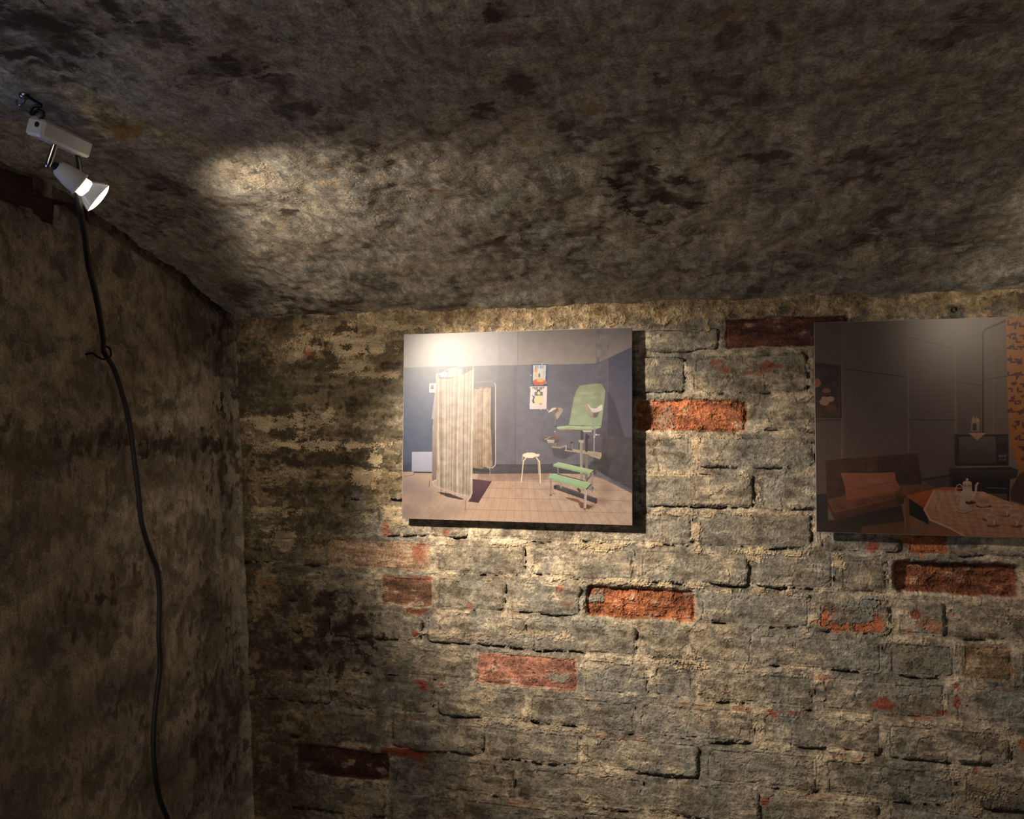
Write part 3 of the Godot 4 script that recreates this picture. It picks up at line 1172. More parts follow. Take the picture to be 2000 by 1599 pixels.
func paint_left_band(from: int, to: int) -> Array:
	var rgb := PackedByteArray()
	var fine := PackedFloat32Array()
	rgb.resize((to - from) * LW * 3)
	fine.resize((to - from) * LW)
	var o := 0
	for y in range(from, to):
		var wy := 0.52 - y / PX
		for x in LW:
			var row := x
			var col := (y * 5 / 4 + 20) % TW
			var i := row * TW + col
			var i2 := (TH - 1 - x) * TW + y % TW
			var a := int(n_broad[i2]) - 128
			var b := int(n_mid[i2]) - 128
			var f := int(n_fine[i]) - 128
			var s := int(n_streak[i]) - 128          # runs downwards
			var g := int(n_soft[i2]) - 128
			var k := int(n_flake[i2])
			var t := b * 0.3 + s * 0.5 + a * 0.8
			var r := 152.0 + g * 0.14
			var gg := 140.0 + g * 0.11
			var bb := 125.0 + g * 0.06
			var pale := clampf((t - 14.0) * 0.06, 0.0, 1.0)
			r = lerpf(r, 168.0, pale * 0.7)
			gg = lerpf(gg, 152.0, pale * 0.7)
			bb = lerpf(bb, 131.0, pale * 0.7)
			var grey := clampf((s * 0.9 - b * 0.3 + g * 0.3 - 20.0) * 0.07, 0.0, 1.0)
			r = lerpf(r, 112.0, grey * 0.45)
			gg = lerpf(gg, 108.0, grey * 0.45)
			bb = lerpf(bb, 100.0, grey * 0.45)
			var dark := clampf((-t - 24.0) * 0.06, 0.0, 1.0)
			r = lerpf(r, 84.0, dark * 0.42)
			gg = lerpf(gg, 74.0, dark * 0.42)
			bb = lerpf(bb, 63.0, dark * 0.42)
			# a band of damp at the height of the course where two coats of plaster meet
			var damp := clampf(1.0 - absf(wy + 0.01 + b * 0.0004) / 0.035, 0.0, 1.0) * clampf(0.5 + (a + s) * 0.012, 0.0, 1.0)
			r = lerpf(r, 52.0, damp * 0.7)
			gg = lerpf(gg, 43.0, damp * 0.7)
			bb = lerpf(bb, 33.0, damp * 0.7)
			var grain := 1.0 + f * 0.0018 + b * 0.0015
			var fh := f * 0.0020 + b * 0.002 + pale * 0.3 - dark * 0.3
			if k < 14 and b > 0:
				fh -= (14 - k) * 0.05
			rgb[o * 3] = clampi(int(r * grain), 0, 255)
			rgb[o * 3 + 1] = clampi(int(gg * grain), 0, 255)
			rgb[o * 3 + 2] = clampi(int(bb * grain), 0, 255)
			fine[o] = fh
			o += 1
	return [rgb, fine]


func build_left_wall() -> void:
	results.clear()
	results.resize(BANDS)
	in_threads(BANDS, func(i): results[i] = paint_left_band(LH * i / BANDS, LH * (i + 1) / BANDS))
	var rgb := PackedByteArray()
	var fine := PackedFloat32Array()
	for r in results:
		rgb.append_array(r[0])
		fine.append_array(r[1])
	for p in END_WALL_PATCHES:
		var c: Array = [[62, 52, 42], [176, 160, 138]][p[0]]
		for y in range(maxi(0, int((0.52 - p[2] - p[4] * 1.6) * PX)), mini(LH, int((0.52 - p[2] + p[4] * 1.6) * PX))):
			var v: float = (0.52 - y / PX - p[2]) / p[4]
			for x in range(maxi(0, int((p[1] - p[3] * 1.6 + 0.02) * PX)), mini(LW, int((p[1] + p[3] * 1.6 + 0.02) * PX))):
				var u: float = (x / PX - 0.02 - p[1]) / p[3]
				var i := x * TW + (y * 5 / 4 + 20) % TW
				var i2 := (TH - 1 - x) * TW + y % TW
				var n := (int(n_mid[i2]) - 128) * 0.008 + (int(n_streak[i]) - 128) * 0.007 + (int(n_fine[i]) - 128) * 0.004
				var k: float = clampf((1.0 - sqrt(u * u + v * v) + n) * 3.0, 0.0, 1.0) * p[5] * clampf(0.7 + (int(n_mid[i2]) - 128) * 0.012, 0.1, 1.0)
				if k > 0.0:
					var o := y * LW + x
					for q in 3:
						rgb[o * 3 + q] = clampi(int(lerpf(rgb[o * 3 + q], c[q], k)), 0, 255)
					fine[o] += k * (0.3 if p[0] == 1 else -0.25)
	var mat := surface_material(rgb, fine, LW, LH, 0.94, 1.0)
	mat.resource_name = "damp_plaster"
	var wall := base("wall_left", Vector3.ZERO)
	tag(wall, "dark damp-stained plaster end wall below the vault", "", "", "structure")
	var nx := 170
	var ny := 210
	var pts := PackedVector3Array()
	var uvs := PackedVector2Array()
	var tall := LH / PX
	var long := LW / PX
	for j in ny:
		var y := 0.52 - tall * j / (ny - 1)
		for i in nx:
			var z := -0.02 + long * i / (nx - 1)
			var n := (TH - 1 - clampi(int((z + 0.02) * PX), 0, LW - 1)) * TW + clampi(int((0.52 - y) * PX), 0, TW - 1)
			var x := left_x(y) + (int(n_broad[n]) - 128) * 0.00003 + (int(n_mid[n]) - 128) * 0.000008
			# the corner is rounded with plaster
			x += 0.012 * pow(clampf(1.0 - z / 0.05, 0.0, 1.0), 2.0)
			# the top edge under the vault is broken back
			var under := vault_y(z) - y
			if under < 0.02:
				x -= 0.012 * clampf((0.02 - under) * 90.0 + (int(n_mid[n]) - 128) * 0.01, 0.0, 1.0)
			# two bricks knocked bare below the vault
			if z > 0.52 and z < 0.78 and under < 0.062 + (int(n_mid[n]) - 128) * 0.0001:
				x -= 0.012
			pts.append(Vector3(x, y, z))
			uvs.append(Vector2((z + 0.02) / long, (0.52 - y) / tall))
	part("plaster", sheet(nx, ny, pts, uvs, Vector3.RIGHT), mat, wall)
	var red := wall_material(Color(0.25, 0.15, 0.12), 33)
	for k in 3:
		var z := 0.50 + k * 0.125
		var bm := part("brick", cut_box(Vector3(0.05, 0.052, 0.1235), 0.002), red, wall, Vector3(-1.158, vault_y(z) - 0.032, z))
		bm.rotation.x = 0.10 - 0.02 * k
	var rest := wall_material(Color(0.54, 0.50, 0.44), 27)
	part("masonry", cut_box(Vector3(0.16, 2.2, 1.04), 0.002), rest, wall, Vector3(-1.24, -0.43, 0.28))
	part("masonry", cut_box(Vector3(0.09, 0.58, 1.04), 0.002), rest, wall, Vector3(-1.090, -1.22, 0.28))
	# unseen cellar window, out of the frame, placed for blue daylight on the lamp
	part("masonry", cut_box(Vector3(0.22, 2.2, 0.07), 0.004), rest, wall, Vector3(-1.215, -0.43, 0.835))
	part("masonry", cut_box(Vector3(0.06, 1.62, 0.18), 0.004), rest, wall, Vector3(-1.140, -0.72, 0.96))
	part("masonry", cut_box(Vector3(0.06, 0.36, 0.18), 0.004), rest, wall, Vector3(-1.140, 0.48, 0.96))
	part("masonry", cut_box(Vector3(0.26, 2.2, 2.40), 0.004), rest, wall, Vector3(-1.21, -0.43, 2.25))
	var win := base("unseen_window_1", Vector3(-1.145, 0.195, 0.96))
	tag(win, "unseen small cellar window out of view in the end wall, lights the lamp blue", "", "", "structure")
	var grey := plain(Color(0.30, 0.29, 0.27), 0.6)
	for k in [-1.0, 1.0]:
		part("frame", cut_box(Vector3(0.03, 0.21, 0.010), 0.002), grey, win, Vector3(0, 0, k * 0.085))
		part("frame", cut_box(Vector3(0.03, 0.010, 0.160), 0.002), grey, win, Vector3(0, k * 0.100, 0))


# ---- the rest of the room -------------------------------------------------------------------------
func build_room() -> void:
	var m := wall_material(Color(0.50, 0.48, 0.45), 83)
	var f := base("floor", Vector3.ZERO)
	tag(f, "bare cellar floor of worn concrete", "", "", "structure")
	part("screed", cut_box(Vector3(4.2, 0.12, 4.0), 0.002), wall_material(Color(0.33, 0.31, 0.28), 91), f, Vector3(0.6, FLOOR - 0.06, 1.7))
	var r := base("wall_right", Vector3.ZERO)
	tag(r, "plastered far end wall of the cellar", "", "", "structure")
	part("masonry", cut_box(Vector3(0.16, 2.2, 3.8), 0.002), m, r, Vector3(2.46, -0.43, 1.7))
	var w := base("wall_front", Vector3.ZERO)
	tag(w, "plastered wall opposite the photographs", "", "", "structure")
	part("masonry", cut_box(Vector3(3.9, 2.2, 0.16), 0.002), m, w, Vector3(0.6, -0.43, 3.46))


# ---- the two mounted photographs: flat prints, painted stroke by stroke -----------------------------
class Canvas:
	const W := 1000
	const H := 806
	var px := PackedByteArray()
	var fine: PackedByteArray
	var mid: PackedByteArray

	func _init(f: PackedByteArray, m: PackedByteArray) -> void:
		fine = f
		mid = m
		px.resize(W * H * 3)

	func put(x: int, y: int, r: float, g: float, b: float, k: float) -> void:
		var i := (y * W + x) * 3
		px[i] = clampi(int(lerpf(px[i], r, k)), 0, 255)
		px[i + 1] = clampi(int(lerpf(px[i + 1], g, k)), 0, 255)
		px[i + 2] = clampi(int(lerpf(px[i + 2], b, k)), 0, 255)

	# inks fade towards grey
	func fade(k: float) -> void:
		for i in range(0, px.size(), 3):
			var l := px[i] * 0.35 + px[i + 1] * 0.5 + px[i + 2] * 0.15
			px[i] = int(lerpf(px[i], l, k))
			px[i + 1] = int(lerpf(px[i + 1], l, k))
			px[i + 2] = int(lerpf(px[i + 2], l, k))

	# a filled polygon whose colour runs from its top to its bottom, with «grain»
	func pg(p: Array, r0: int, g0: int, b0: int, r1: int, g1: int, b1: int, grain: int) -> void:
		var lo := 1e9
		var hi := -1e9
		for i in range(1, p.size(), 2):
			lo = minf(lo, p[i])
			hi = maxf(hi, p[i])
		var n := p.size() / 2
		for y in range(maxi(0, int(lo)), mini(H, int(hi) + 1)):
			var t := clampf((y - lo) / maxf(hi - lo, 1.0), 0.0, 1.0)
			var r := lerpf(r0, r1, t)
			var g := lerpf(g0, g1, t)
			var b := lerpf(b0, b1, t)
			var cuts := []
			for i in n:
				var j := (i + 1) % n
				var ya: float = p[i * 2 + 1]
				var yb: float = p[j * 2 + 1]
				if (ya <= y) != (yb <= y):
					cuts.append(lerpf(p[i * 2], p[j * 2], (y - ya) / (yb - ya)))
			cuts.sort()
			for c in range(0, cuts.size() - 1, 2):
				for x in range(maxi(0, int(cuts[c])), mini(W, int(cuts[c + 1]) + 1)):
					var q := y * 2048 + x
					var v := grain * ((int(fine[q]) - 128) * 0.006 + (int(mid[q]) - 128) * 0.012)
					put(x, y, r + v, g + v, b + v, 1.0)

	func ln(p: Array, w: float, r: int, g: int, b: int) -> void:
		var half := maxf(w * 0.5, 0.6)
		for i in range(0, p.size() - 2, 2):
			var a := Vector2(p[i], p[i + 1])
			var d := Vector2(p[i + 2], p[i + 3]) - a
			var len2 := maxf(d.length_squared(), 1e-6)
			for y in range(maxi(0, int(minf(a.y, a.y + d.y) - half)), mini(H, int(maxf(a.y, a.y + d.y) + half) + 2)):
				# only the stretch of the row that can be near the segment
				var xa := minf(a.x, a.x + d.x)
				var xb := maxf(a.x, a.x + d.x)
				if absf(d.y) > half * 2.0:
					var t0 := clampf((y - half * 2.0 - a.y) / d.y, 0.0, 1.0)
					var t1 := clampf((y + half * 2.0 - a.y) / d.y, 0.0, 1.0)
					xa = minf(a.x + d.x * t0, a.x + d.x * t1)
					xb = maxf(a.x + d.x * t0, a.x + d.x * t1)
				for x in range(maxi(0, int(xa - half)), mini(W, int(xb + half) + 2)):
					var v := Vector2(x, y) - a
					var away := (v - d * clampf(v.dot(d) / len2, 0.0, 1.0)).length()
					if away < half + 0.5:
						put(x, y, r, g, b, clampf(half + 0.5 - away, 0.0, 1.0))

	# a soft-edged discoloration
	func sm(cx: int, cy: int, rx: int, ry: int, r: int, g: int, b: int) -> void:
		for y in range(maxi(0, cy - ry * 2), mini(H, cy + ry * 2)):
			for x in range(maxi(0, cx - rx * 2), mini(W, cx + rx * 2)):
				var d := Vector2((x - cx) / float(rx), (y - cy) / float(ry)).length()
				var n := (int(mid[y * 2048 + x]) - 128) * 0.007
				var k := clampf(exp(-d * d * 1.3) + n * 0.4, 0.0, 1.0) * clampf((1.9 - d) * 2.0, 0.0, 1.0) * 0.6
				if k > 0.0:
					put(x, y, r, g, b, k)

	func el(cx: int, cy: int, rx: int, ry: int, r: int, g: int, b: int) -> void:
		for y in range(maxi(0, cy - ry - 1), mini(H, cy + ry + 2)):
			for x in range(maxi(0, cx - rx - 1), mini(W, cx + rx + 2)):
				var d := Vector2((x - cx) / float(rx), (y - cy) / float(ry)).length()
				var n := (int(mid[y * 2048 + x]) - 128) * 0.003
				var k := clampf((1.0 - d + n) * minf(rx, ry) * 0.5 + 0.5, 0.0, 1.0)
				if k > 0.0:
					put(x, y, r, g, b, k)

	# brightness of a quad (top left, top right, bottom right, bottom left) in hanging folds
	func pleats(p: Array, folds: int, depth: int) -> void:
		for y in range(maxi(0, mini(p[1], p[3])), mini(H, maxi(p[5], p[7]))):
			var t0 := clampf((y - p[1]) / float(p[7] - p[1]), 0.0, 1.0)
			var t1 := clampf((y - p[3]) / float(p[5] - p[3]), 0.0, 1.0)
			var xa := lerpf(p[0], p[6], t0)
			var xb := lerpf(p[2], p[4], t1)
			for x in range(maxi(0, int(xa)), mini(W, int(xb))):
				var u := (x - xa) / (xb - xa)
				var w := u * folds * 0.55 + 0.5 * sin(u * 11.0 + folds) + 0.06 * sin(t0 * 4.0 + u * 9.0)
				var f := sin(w * TAU) * 0.42 + sin(w * TAU * 2.37 + 1.0) * 0.4 + sin(w * TAU * 4.71 + 0.4) * 0.3
				f = (f if f > 0.0 else f * 1.35) + (int(mid[y * 2048 + x]) - 128) * 0.004
				var i := (y * W + x) * 3
				px[i] = clampi(int(px[i] + f * depth), 0, 255)
				px[i + 1] = clampi(int(px[i + 1] + f * depth * 0.95), 0, 255)
				px[i + 2] = clampi(int(px[i + 2] + f * depth * 0.9), 0, 255)

	# a line of small print too small to read
	func glyphs(p: Array, count: int, r: int, g: int, b: int) -> void:
		var w: float = (p[2] - p[0]) / float(count)
		for i in count:
			if count > 5 and i == count / 2:
				continue
			var x := int(p[0] + w * i)
			var e := int(maxf(1.0, w * 0.72))
			var h := int(maxf(2.0, p[3] - p[1]))
			ln([x, p[1], x, p[1] + h], maxf(1.0, w * 0.22), r, g, b)
			ln([x, p[1] + (h if i % 3 == 0 else 0), x + e, p[1] + (h if i % 3 == 0 else 0)], maxf(1.0, w * 0.2), r, g, b)
			if i % 2 == 0:
				ln([x + e, p[1], x + e, p[1] + h], maxf(1.0, w * 0.22), r, g, b)
			if i % 4 != 1:
				ln([x, p[1] + h / 2, x + e, p[1] + h / 2], maxf(1.0, w * 0.16), r, g, b)

	func perforate(p: Array, step: int) -> void:
		for y in range(maxi(0, p[1]), mini(H - 2, p[3]), step):
			for x in range(maxi(0, p[0]), mini(W - 2, p[2]), step):
				for q in [[0, 0, 0.62], [1, 0, 0.62], [0, 1, 0.45], [1, 1, 0.45]]:
					put(x + q[0], y + q[1], 56, 44, 38, q[2])

	# angular dark red motifs on a curtain
	func scrawl(p: Array, count: int) -> void:
		var rng := RandomNumberGenerator.new()
		rng.seed = 9
		for i in count:
			var x := int(lerpf(p[0], p[2], ((i % 5) + rng.randf_range(0.1, 0.7)) / 5.0))
			var y := int(lerpf(p[1], p[3], (i / 5 + rng.randf_range(0.1, 0.6)) / (count / 5.0)))
			var a := rng.randi_range(9, 15)
			if y > p[3] - 200 and x < p[0] + (y - p[3] + 200) * 0.25:
				continue
			match i % 4:
				0: ln([x, y, x, y + a, x + a, y + a], 6, 96, 32, 40)
				1: ln([x, y, x + a, y, x + a, y + a], 6, 104, 36, 40)
				2: ln([x, y, x + a, y], 8, 92, 30, 42)
				_: el(x, y, 6, 6, 100, 34, 40); ln([x + 5, y - 12, x + 5, y], 3, 100, 34, 40)

	# threads of crochet over what is already the cloth's colour
	func lace(p: Array) -> void:
		for y in range(maxi(0, p[1]), mini(H, p[3])):
			for x in range(maxi(0, p[0]), mini(W, p[2])):
				var i := (y * W + x) * 3
				var r := px[i]
				if r < 150 or absi(int(px[i]) - int(px[i + 2])) < 55 or absi(int(px[i]) - int(px[i + 2])) > 110:
					continue
				var u := x * 0.11 + y * 0.17
				var v := x * 0.13 - y * 0.24
				var k := sin(u) * sin(v) + 0.5 * sin(x * 0.9) * sin(y * 1.1)
				put(x, y, 222 if k > 0.0 else 136, 184 if k > 0.0 else 98, 150 if k > 0.0 else 72, minf(absf(k) * 0.3, 0.34))

	# a floor covering printed like parquet
	func parquet(top: int) -> void:
		for y in range(top, H):
			var t := (y - top) / float(H - top)
			var size := lerpf(5.0, 16.0, t)
			for x in W:
				var i := (y * W + x) * 3
				if px[i] < 100 or px[i] < px[i + 2] + 6 or px[i + 1] > px[i] - 14:
					continue
				var u := (x - 460.0) / (0.55 + 0.45 * t)
				var zig := absf(fposmod(u, 64.0) - 32.0)
				var n := (int(mid[y * 2048 + x]) - 128) * 0.05
				var k := sin((y * 9.0 / size + zig * 0.55 + n * 3.0) * 1.2)
				put(x, y, 104 if k < 0.0 else 226, 76 if k < 0.0 else 190, 58 if k < 0.0 else 160, absf(k) * 0.13)


func mounted_print(called: String, at: Vector3, tex: ImageTexture, tone: Color, label: String) -> void:
	var t := base(called, at)
	tag(t, label, "photograph", "mounted photographs on the brick wall")
	var w := 0.496
	var h := 0.400
	part("backing_panel", cut_box(Vector3(w, h, 0.0034), 0.0003), plain(Color(0.60, 0.58, 0.56), 0.45), t, Vector3(w / 2, -h / 2, -0.0020))
	var m := StandardMaterial3D.new()
	m.albedo_texture = tex
	m.roughness = 0.34
	m.metallic_specular = 0.43
	m.albedo_color = tone
	m.resource_name = called + "_image"
	m.texture_repeat = false
	var pts := PackedVector3Array([Vector3(0.0006, -0.0006, 0), Vector3(w - 0.0006, -0.0006, 0), Vector3(0.0006, 0.0006 - h, 0), Vector3(w - 0.0006, 0.0006 - h, 0)])
	part("printed_sheet", sheet(2, 2, pts, PackedVector2Array([Vector2(0, 0), Vector2(1, 0), Vector2(0, 1), Vector2(1, 1)]), Vector3.BACK), m, t)
	for k in 2:
		part("batten", cut_box(Vector3(w - 0.16, 0.022, 0.0205), 0.001), plain(Color(0.42, 0.33, 0.22), 0.8), t, Vector3(w / 2, -0.09 - k * 0.22, -0.0140))


func build_prints() -> void:
	var c1 := Canvas.new(n_fine, n_mid)
	var c2 := Canvas.new(n_fine, n_mid)
	in_threads(2, func(i):
		if i == 0:
			paint_clinic(c1)
			c1.fade(0.24)
		else:
			paint_parlour(c2)
			c2.fade(0.2))
	var t1 := ImageTexture.create_from_image(Image.create_from_data(Canvas.W, Canvas.H, false, Image.FORMAT_RGB8, c1.px))
	var t2 := ImageTexture.create_from_image(Image.create_from_data(Canvas.W, Canvas.H, false, Image.FORMAT_RGB8, c2.px))
	mounted_print("photo_print", Vector3(-0.678, 0.2343, 0.0255), t1, Color(0.66, 0.65, 0.66), "mounted photograph of a blue clinic room with a green examination chair")
	mounted_print("photo_print", Vector3(0.166, 0.2325, 0.0255), t2, Color(0.68, 0.62, 0.57), "mounted photograph of a brown parlour with sofa, television and tea table")


# ---- the spot lamp ---------------------------------------------------------------------------------
const LENS := Vector3(-0.872, 0.348, 0.708)
const AXIS := Vector3(0.47381, -0.51999, -0.71072)
const BEAM_AXIS := Vector3(0.53070, -0.48762, -0.69324)


func lamp_thing(label: String) -> Node3D:
	# built round its lens; moved as a whole afterwards
	var t := base("spot_lamp", Vector3.ZERO)
	tag(t, label, "lamp", "spot lamps under the vault")
	var enamel := plain(Color(0.82, 0.82, 0.83), 0.42)
	var chrome := plain(Color(0.78, 0.78, 0.80), 0.16, 1.0)
	var glow := plain(Color(1, 1, 1), 0.4)
	glow.emission_enabled = true
	glow.emission = Color(1.0, 0.93, 0.80)
	glow.emission_energy_multiplier = 3.2
	var capsule := plain(Color(1, 1, 1), 0.4)
	capsule.emission_enabled = true
	capsule.emission = Color(1.0, 0.91, 0.74)
	capsule.emission_energy_multiplier = 5.0
	var glass := plain(Color(0.30, 0.34, 0.42, 0.5), 0.08)
	glass.transparency = BaseMaterial3D.TRANSPARENCY_ALPHA
	var plate := part("mounting_base", cut_box(Vector3(0.030, 0.024, 0.088), 0.0035), enamel, t, Vector3(-0.887, 0.417, 0.766))
	plate.rotation.z = -0.28
	part("dark_hole_disc", lathe([[0.0001, 0.0], [0.0036, 0.0], [0.0036, 0.0012], [0.0020, 0.0016], [0.0001, 0.0016]], Vector3(0.004, 0.003, 0.0438), Vector3(0, 0, 1), 12), plain(Color(0.04, 0.04, 0.045), 0.6), plate)  # near-black disc stands for the dark inside of a hole
	var stem := part("stem", lathe([[0.0001, 0.0], [0.0044, 0.0], [0.0044, 0.030], [0.0036, 0.032], [0.0036, 0.037], [0.0001, 0.037]], Vector3(-0.8845, 0.408, 0.776), Vector3(-0.43, -0.90, -0.08), 20), chrome, t)
	part("collar", lathe([[0.0001, -0.001], [0.0062, -0.001], [0.0062, 0.003], [0.0044, 0.004]], Vector3(-0.8845, 0.408, 0.776), Vector3(-0.43, -0.90, -0.08), 20), chrome, stem)
	var back := LENS - AXIS * 0.065
	part("knuckle", lathe([[0.0001, -0.007], [0.004, -0.0062], [0.0056, -0.003], [0.0056, 0.001], [0.004, 0.003]], back + Vector3(0.002, -0.001, 0.002), AXIS, 16), plain(Color(0.03, 0.03, 0.035), 0.4), t)
	var head := part("socket_head", lathe([[0.0001, -0.001], [0.0070, -0.0004], [0.0102, 0.002], [0.0120, 0.007], [0.0142, 0.016], [0.0158, 0.025], [0.0166, 0.0335], [0.0140, 0.0335], [0.0140, 0.028], [0.0001, 0.026]], back, AXIS, 40), enamel, t)
	part("rim_ring", lathe([[0.0140, 0.0332], [0.0172, 0.0332], [0.0176, 0.0344], [0.0172, 0.0358], [0.0120, 0.0358]], back, AXIS, 40), plain(Color(0.86, 0.85, 0.82), 0.35), head)
	var bulb := part("bulb", lathe([[0.0128, -0.0215], [0.0150, -0.0190], [0.0180, -0.0145], [0.0208, -0.0095], [0.0230, -0.0050], [0.0238, -0.0020], [0.0246, -0.0012], [0.0246, 0.0004]], LENS, AXIS, 48, 0.006), glass, t)
	part("neck", lathe([[0.0001, -0.0310], [0.0122, -0.0310], [0.0126, -0.0260], [0.0130, -0.0213], [0.0110, -0.0185], [0.0001, -0.0165]], LENS, AXIS, 28), capsule, bulb)
	part("lens", lathe([[0.0236, -0.0010], [0.0200, 0.0010], [0.0140, 0.0026], [0.0070, 0.0035], [0.0001, 0.0038]], LENS, AXIS, 40), glow, bulb)
	# the short lead from the base down behind the head
	part("lead", tube(smooth_path([Vector3(-0.890, 0.406, 0.731), Vector3(-0.900, 0.392, 0.716), Vector3(-0.905, 0.372, 0.712), Vector3(-0.898, 0.352, 0.720)], 0.004), 0.0036, 10), plain(Color(0.10, 0.11, 0.13), 0.5), t)
	# tie wire up to the hook
	part("tie_wire", tube(smooth_path([Vector3(-0.884, 0.425, 0.806), Vector3(-0.876, 0.433, 0.806), Vector3(-0.880, 0.438, 0.810), Vector3(-0.890, 0.432, 0.812), Vector3(-0.888, 0.442, 0.812), Vector3(-0.878, 0.444, 0.808), Vector3(-0.886, 0.450, 0.812), Vector3(-0.900, 0.4600, 0.815)], 0.003), 0.0021, 8, 0.3), plain(Color(0.06, 0.06, 0.065), 0.35, 0.5), t)
	return t


func lamp_light(called: String, parent: Node3D, energy: float, angle: float, soft: float, color: Color, axis := BEAM_AXIS) -> void:
	var l := SpotLight3D.new()
	l.name = called
	l.light_color = color
	l.light_energy = energy
	l.spot_angle = angle
	l.spot_angle_attenuation = soft
	l.spot_attenuation = 2.0
	l.spot_range = 8.0
	l.light_size = 0.022
	l.shadow_enabled = true
	parent.add_child(l, true)
	l.transform = Transform3D(Basis.looking_at(axis), LENS + AXIS * 0.006)


func build_lamps() -> void:
	var t := lamp_thing("small white spot lamp hanging lit below the vault above the left wall")
	lamp_light("lamp_beam", t, BEAM, 29.0, 1.0, LAMP_COLOR)
	lamp_light("lamp_spill", t, SPILL, 61.0, 0.45, LAMP_COLOR)
	# unseen second lamp, out of frame right, for the sheen on the parlour print
	var u := lamp_thing("unseen second spot lamp out of view to the right, lights the parlour photograph")
	u.basis = Basis(Quaternion(AXIS, Vector3(0.62, -0.16, -0.77).normalized()))
	u.position = Vector3(0.545, 0.330, 0.708) - u.basis * LENS
	lamp_light("lamp_beam", u, BEAM, 33.0, 1.0, LAMP_COLOR, AXIS)  # aimed out of view; its bounce lights the end wall
	lamp_light("lamp_spill", u, UNSEEN_SPILL, 64.0, 0.6, LAMP_COLOR, AXIS)


# added fill lamp behind the camera; its bounce off the opposite wall brightens the room
func build_fill_lamp() -> void:
	var v := lamp_thing("added fill lamp behind the camera turned to the opposite wall")
	v.rotation.y = PI
	v.position = Vector3(-0.70, -0.01, 3.35)
	lamp_light("lamp_beam", v, FILL_LAMP, 50.0, 1.0, Color(1.0, 0.98, 0.95))


func build_cable() -> void:
	var rubber := plain(Color(0.075, 0.08, 0.085), 0.55)
	var run := smooth_path([Vector3(-0.898, 0.356, 0.722), Vector3(-0.905, 0.335, 0.708), Vector3(-0.922, 0.305, 0.679), Vector3(-0.954, 0.270, 0.634), Vector3(-0.982, 0.239, 0.588), Vector3(-1.011, 0.205, 0.543), Vector3(-1.050, 0.173, 0.490), Vector3(-1.092, 0.160, 0.440),
		Vector3(-1.094, 0.133, 0.412), Vector3(-1.093, 0.086, 0.389), Vector3(-1.089, 0.029, 0.372), Vector3(-1.086, -0.019, 0.365), Vector3(-1.082, -0.087, 0.355), Vector3(-1.078, -0.156, 0.347), Vector3(-1.074, -0.222, 0.321), Vector3(-1.072, -0.249, 0.308),
		Vector3(-1.069, -0.309, 0.303), Vector3(-1.064, -0.377, 0.309), Vector3(-1.061, -0.436, 0.307), Vector3(-1.057, -0.499, 0.322), Vector3(-1.053, -0.554, 0.332), Vector3(-1.049, -0.620, 0.332), Vector3(-1.045, -0.682, 0.320), Vector3(-1.042, -0.727, 0.300), Vector3(-1.038, -0.785, 0.280), Vector3(-1.026, -0.95, 0.26), Vector3(-1.01, -1.30, 0.24), Vector3(-0.98, FLOOR + 0.006, 0.25), Vector3(-0.70, FLOOR + 0.006, 0.30)])
	var o := MeshInstance3D.new()
	o.name = "cable"
	o.mesh = tube(run, 0.0046, 12)
	o.material_override = rubber
	add_child(o, true)
	tag(o, "dark rubber cable hanging from the spot lamp down the plaster wall", "cable")


func build_small_things() -> void:
	var wire := plain(Color(0.10, 0.075, 0.05), 0.45, 0.6)
	var o := MeshInstance3D.new()
	o.name = "wire_hook"
	o.mesh = tube(smooth_path([Vector3(-1.128, 0.150, 0.462), Vector3(-1.098, 0.156, 0.462), Vector3(-1.092, 0.150, 0.455), Vector3(-1.088, 0.147, 0.442), Vector3(-1.086, 0.154, 0.430), Vector3(-1.090, 0.168, 0.428), Vector3(-1.096, 0.172, 0.436), Vector3(-1.094, 0.164, 0.444), Vector3(-1.089, 0.150, 0.436)], 0.003), 0.0019, 8)
	o.material_override = wire
	add_child(o, true)
	tag(o, "bent rusty wire hook holding the cable on the plaster wall", "hook")
	var h := base("ceiling_hook", Vector3(-0.902, 0.456, 0.812))
	tag(h, "small metal cup hook screwed into the vault above the spot lamp", "hook")
	var steel := plain(Color(0.60, 0.62, 0.66), 0.25, 1.0)
	part("flange", lathe([[0.0001, 0.008], [0.0060, 0.008], [0.0072, 0.004], [0.0064, 0.0], [0.0022, -0.002], [0.0001, -0.002]], Vector3.ZERO, Vector3(0, 1, 0), 20), steel, h)
	part("hook", tube(smooth_path([Vector3(0, 0.0, 0), Vector3(0, -0.005, 0), Vector3(-0.006, -0.009, 0.0), Vector3(-0.012, -0.007, 0.0), Vector3(-0.013, -0.001, 0.0)], 0.002), 0.0016, 8), steel, h)
	var p := MeshInstance3D.new()
	p.name = "wall_plug"
	p.mesh = lathe([[0.0001, -0.012], [0.0040, -0.012], [0.0042, 0.0015], [0.0046, 0.0015], [0.0048, -0.012]], Vector3(0.4159, 0.2522, 0.0045), Vector3(0, 0, 1), 20)
	p.material_override = plain(Color(0.03, 0.022, 0.025), 0.7)
	add_child(p, true)
	tag(p, "empty dark wall plug in the plaster band above the parlour photograph", "wall plug")


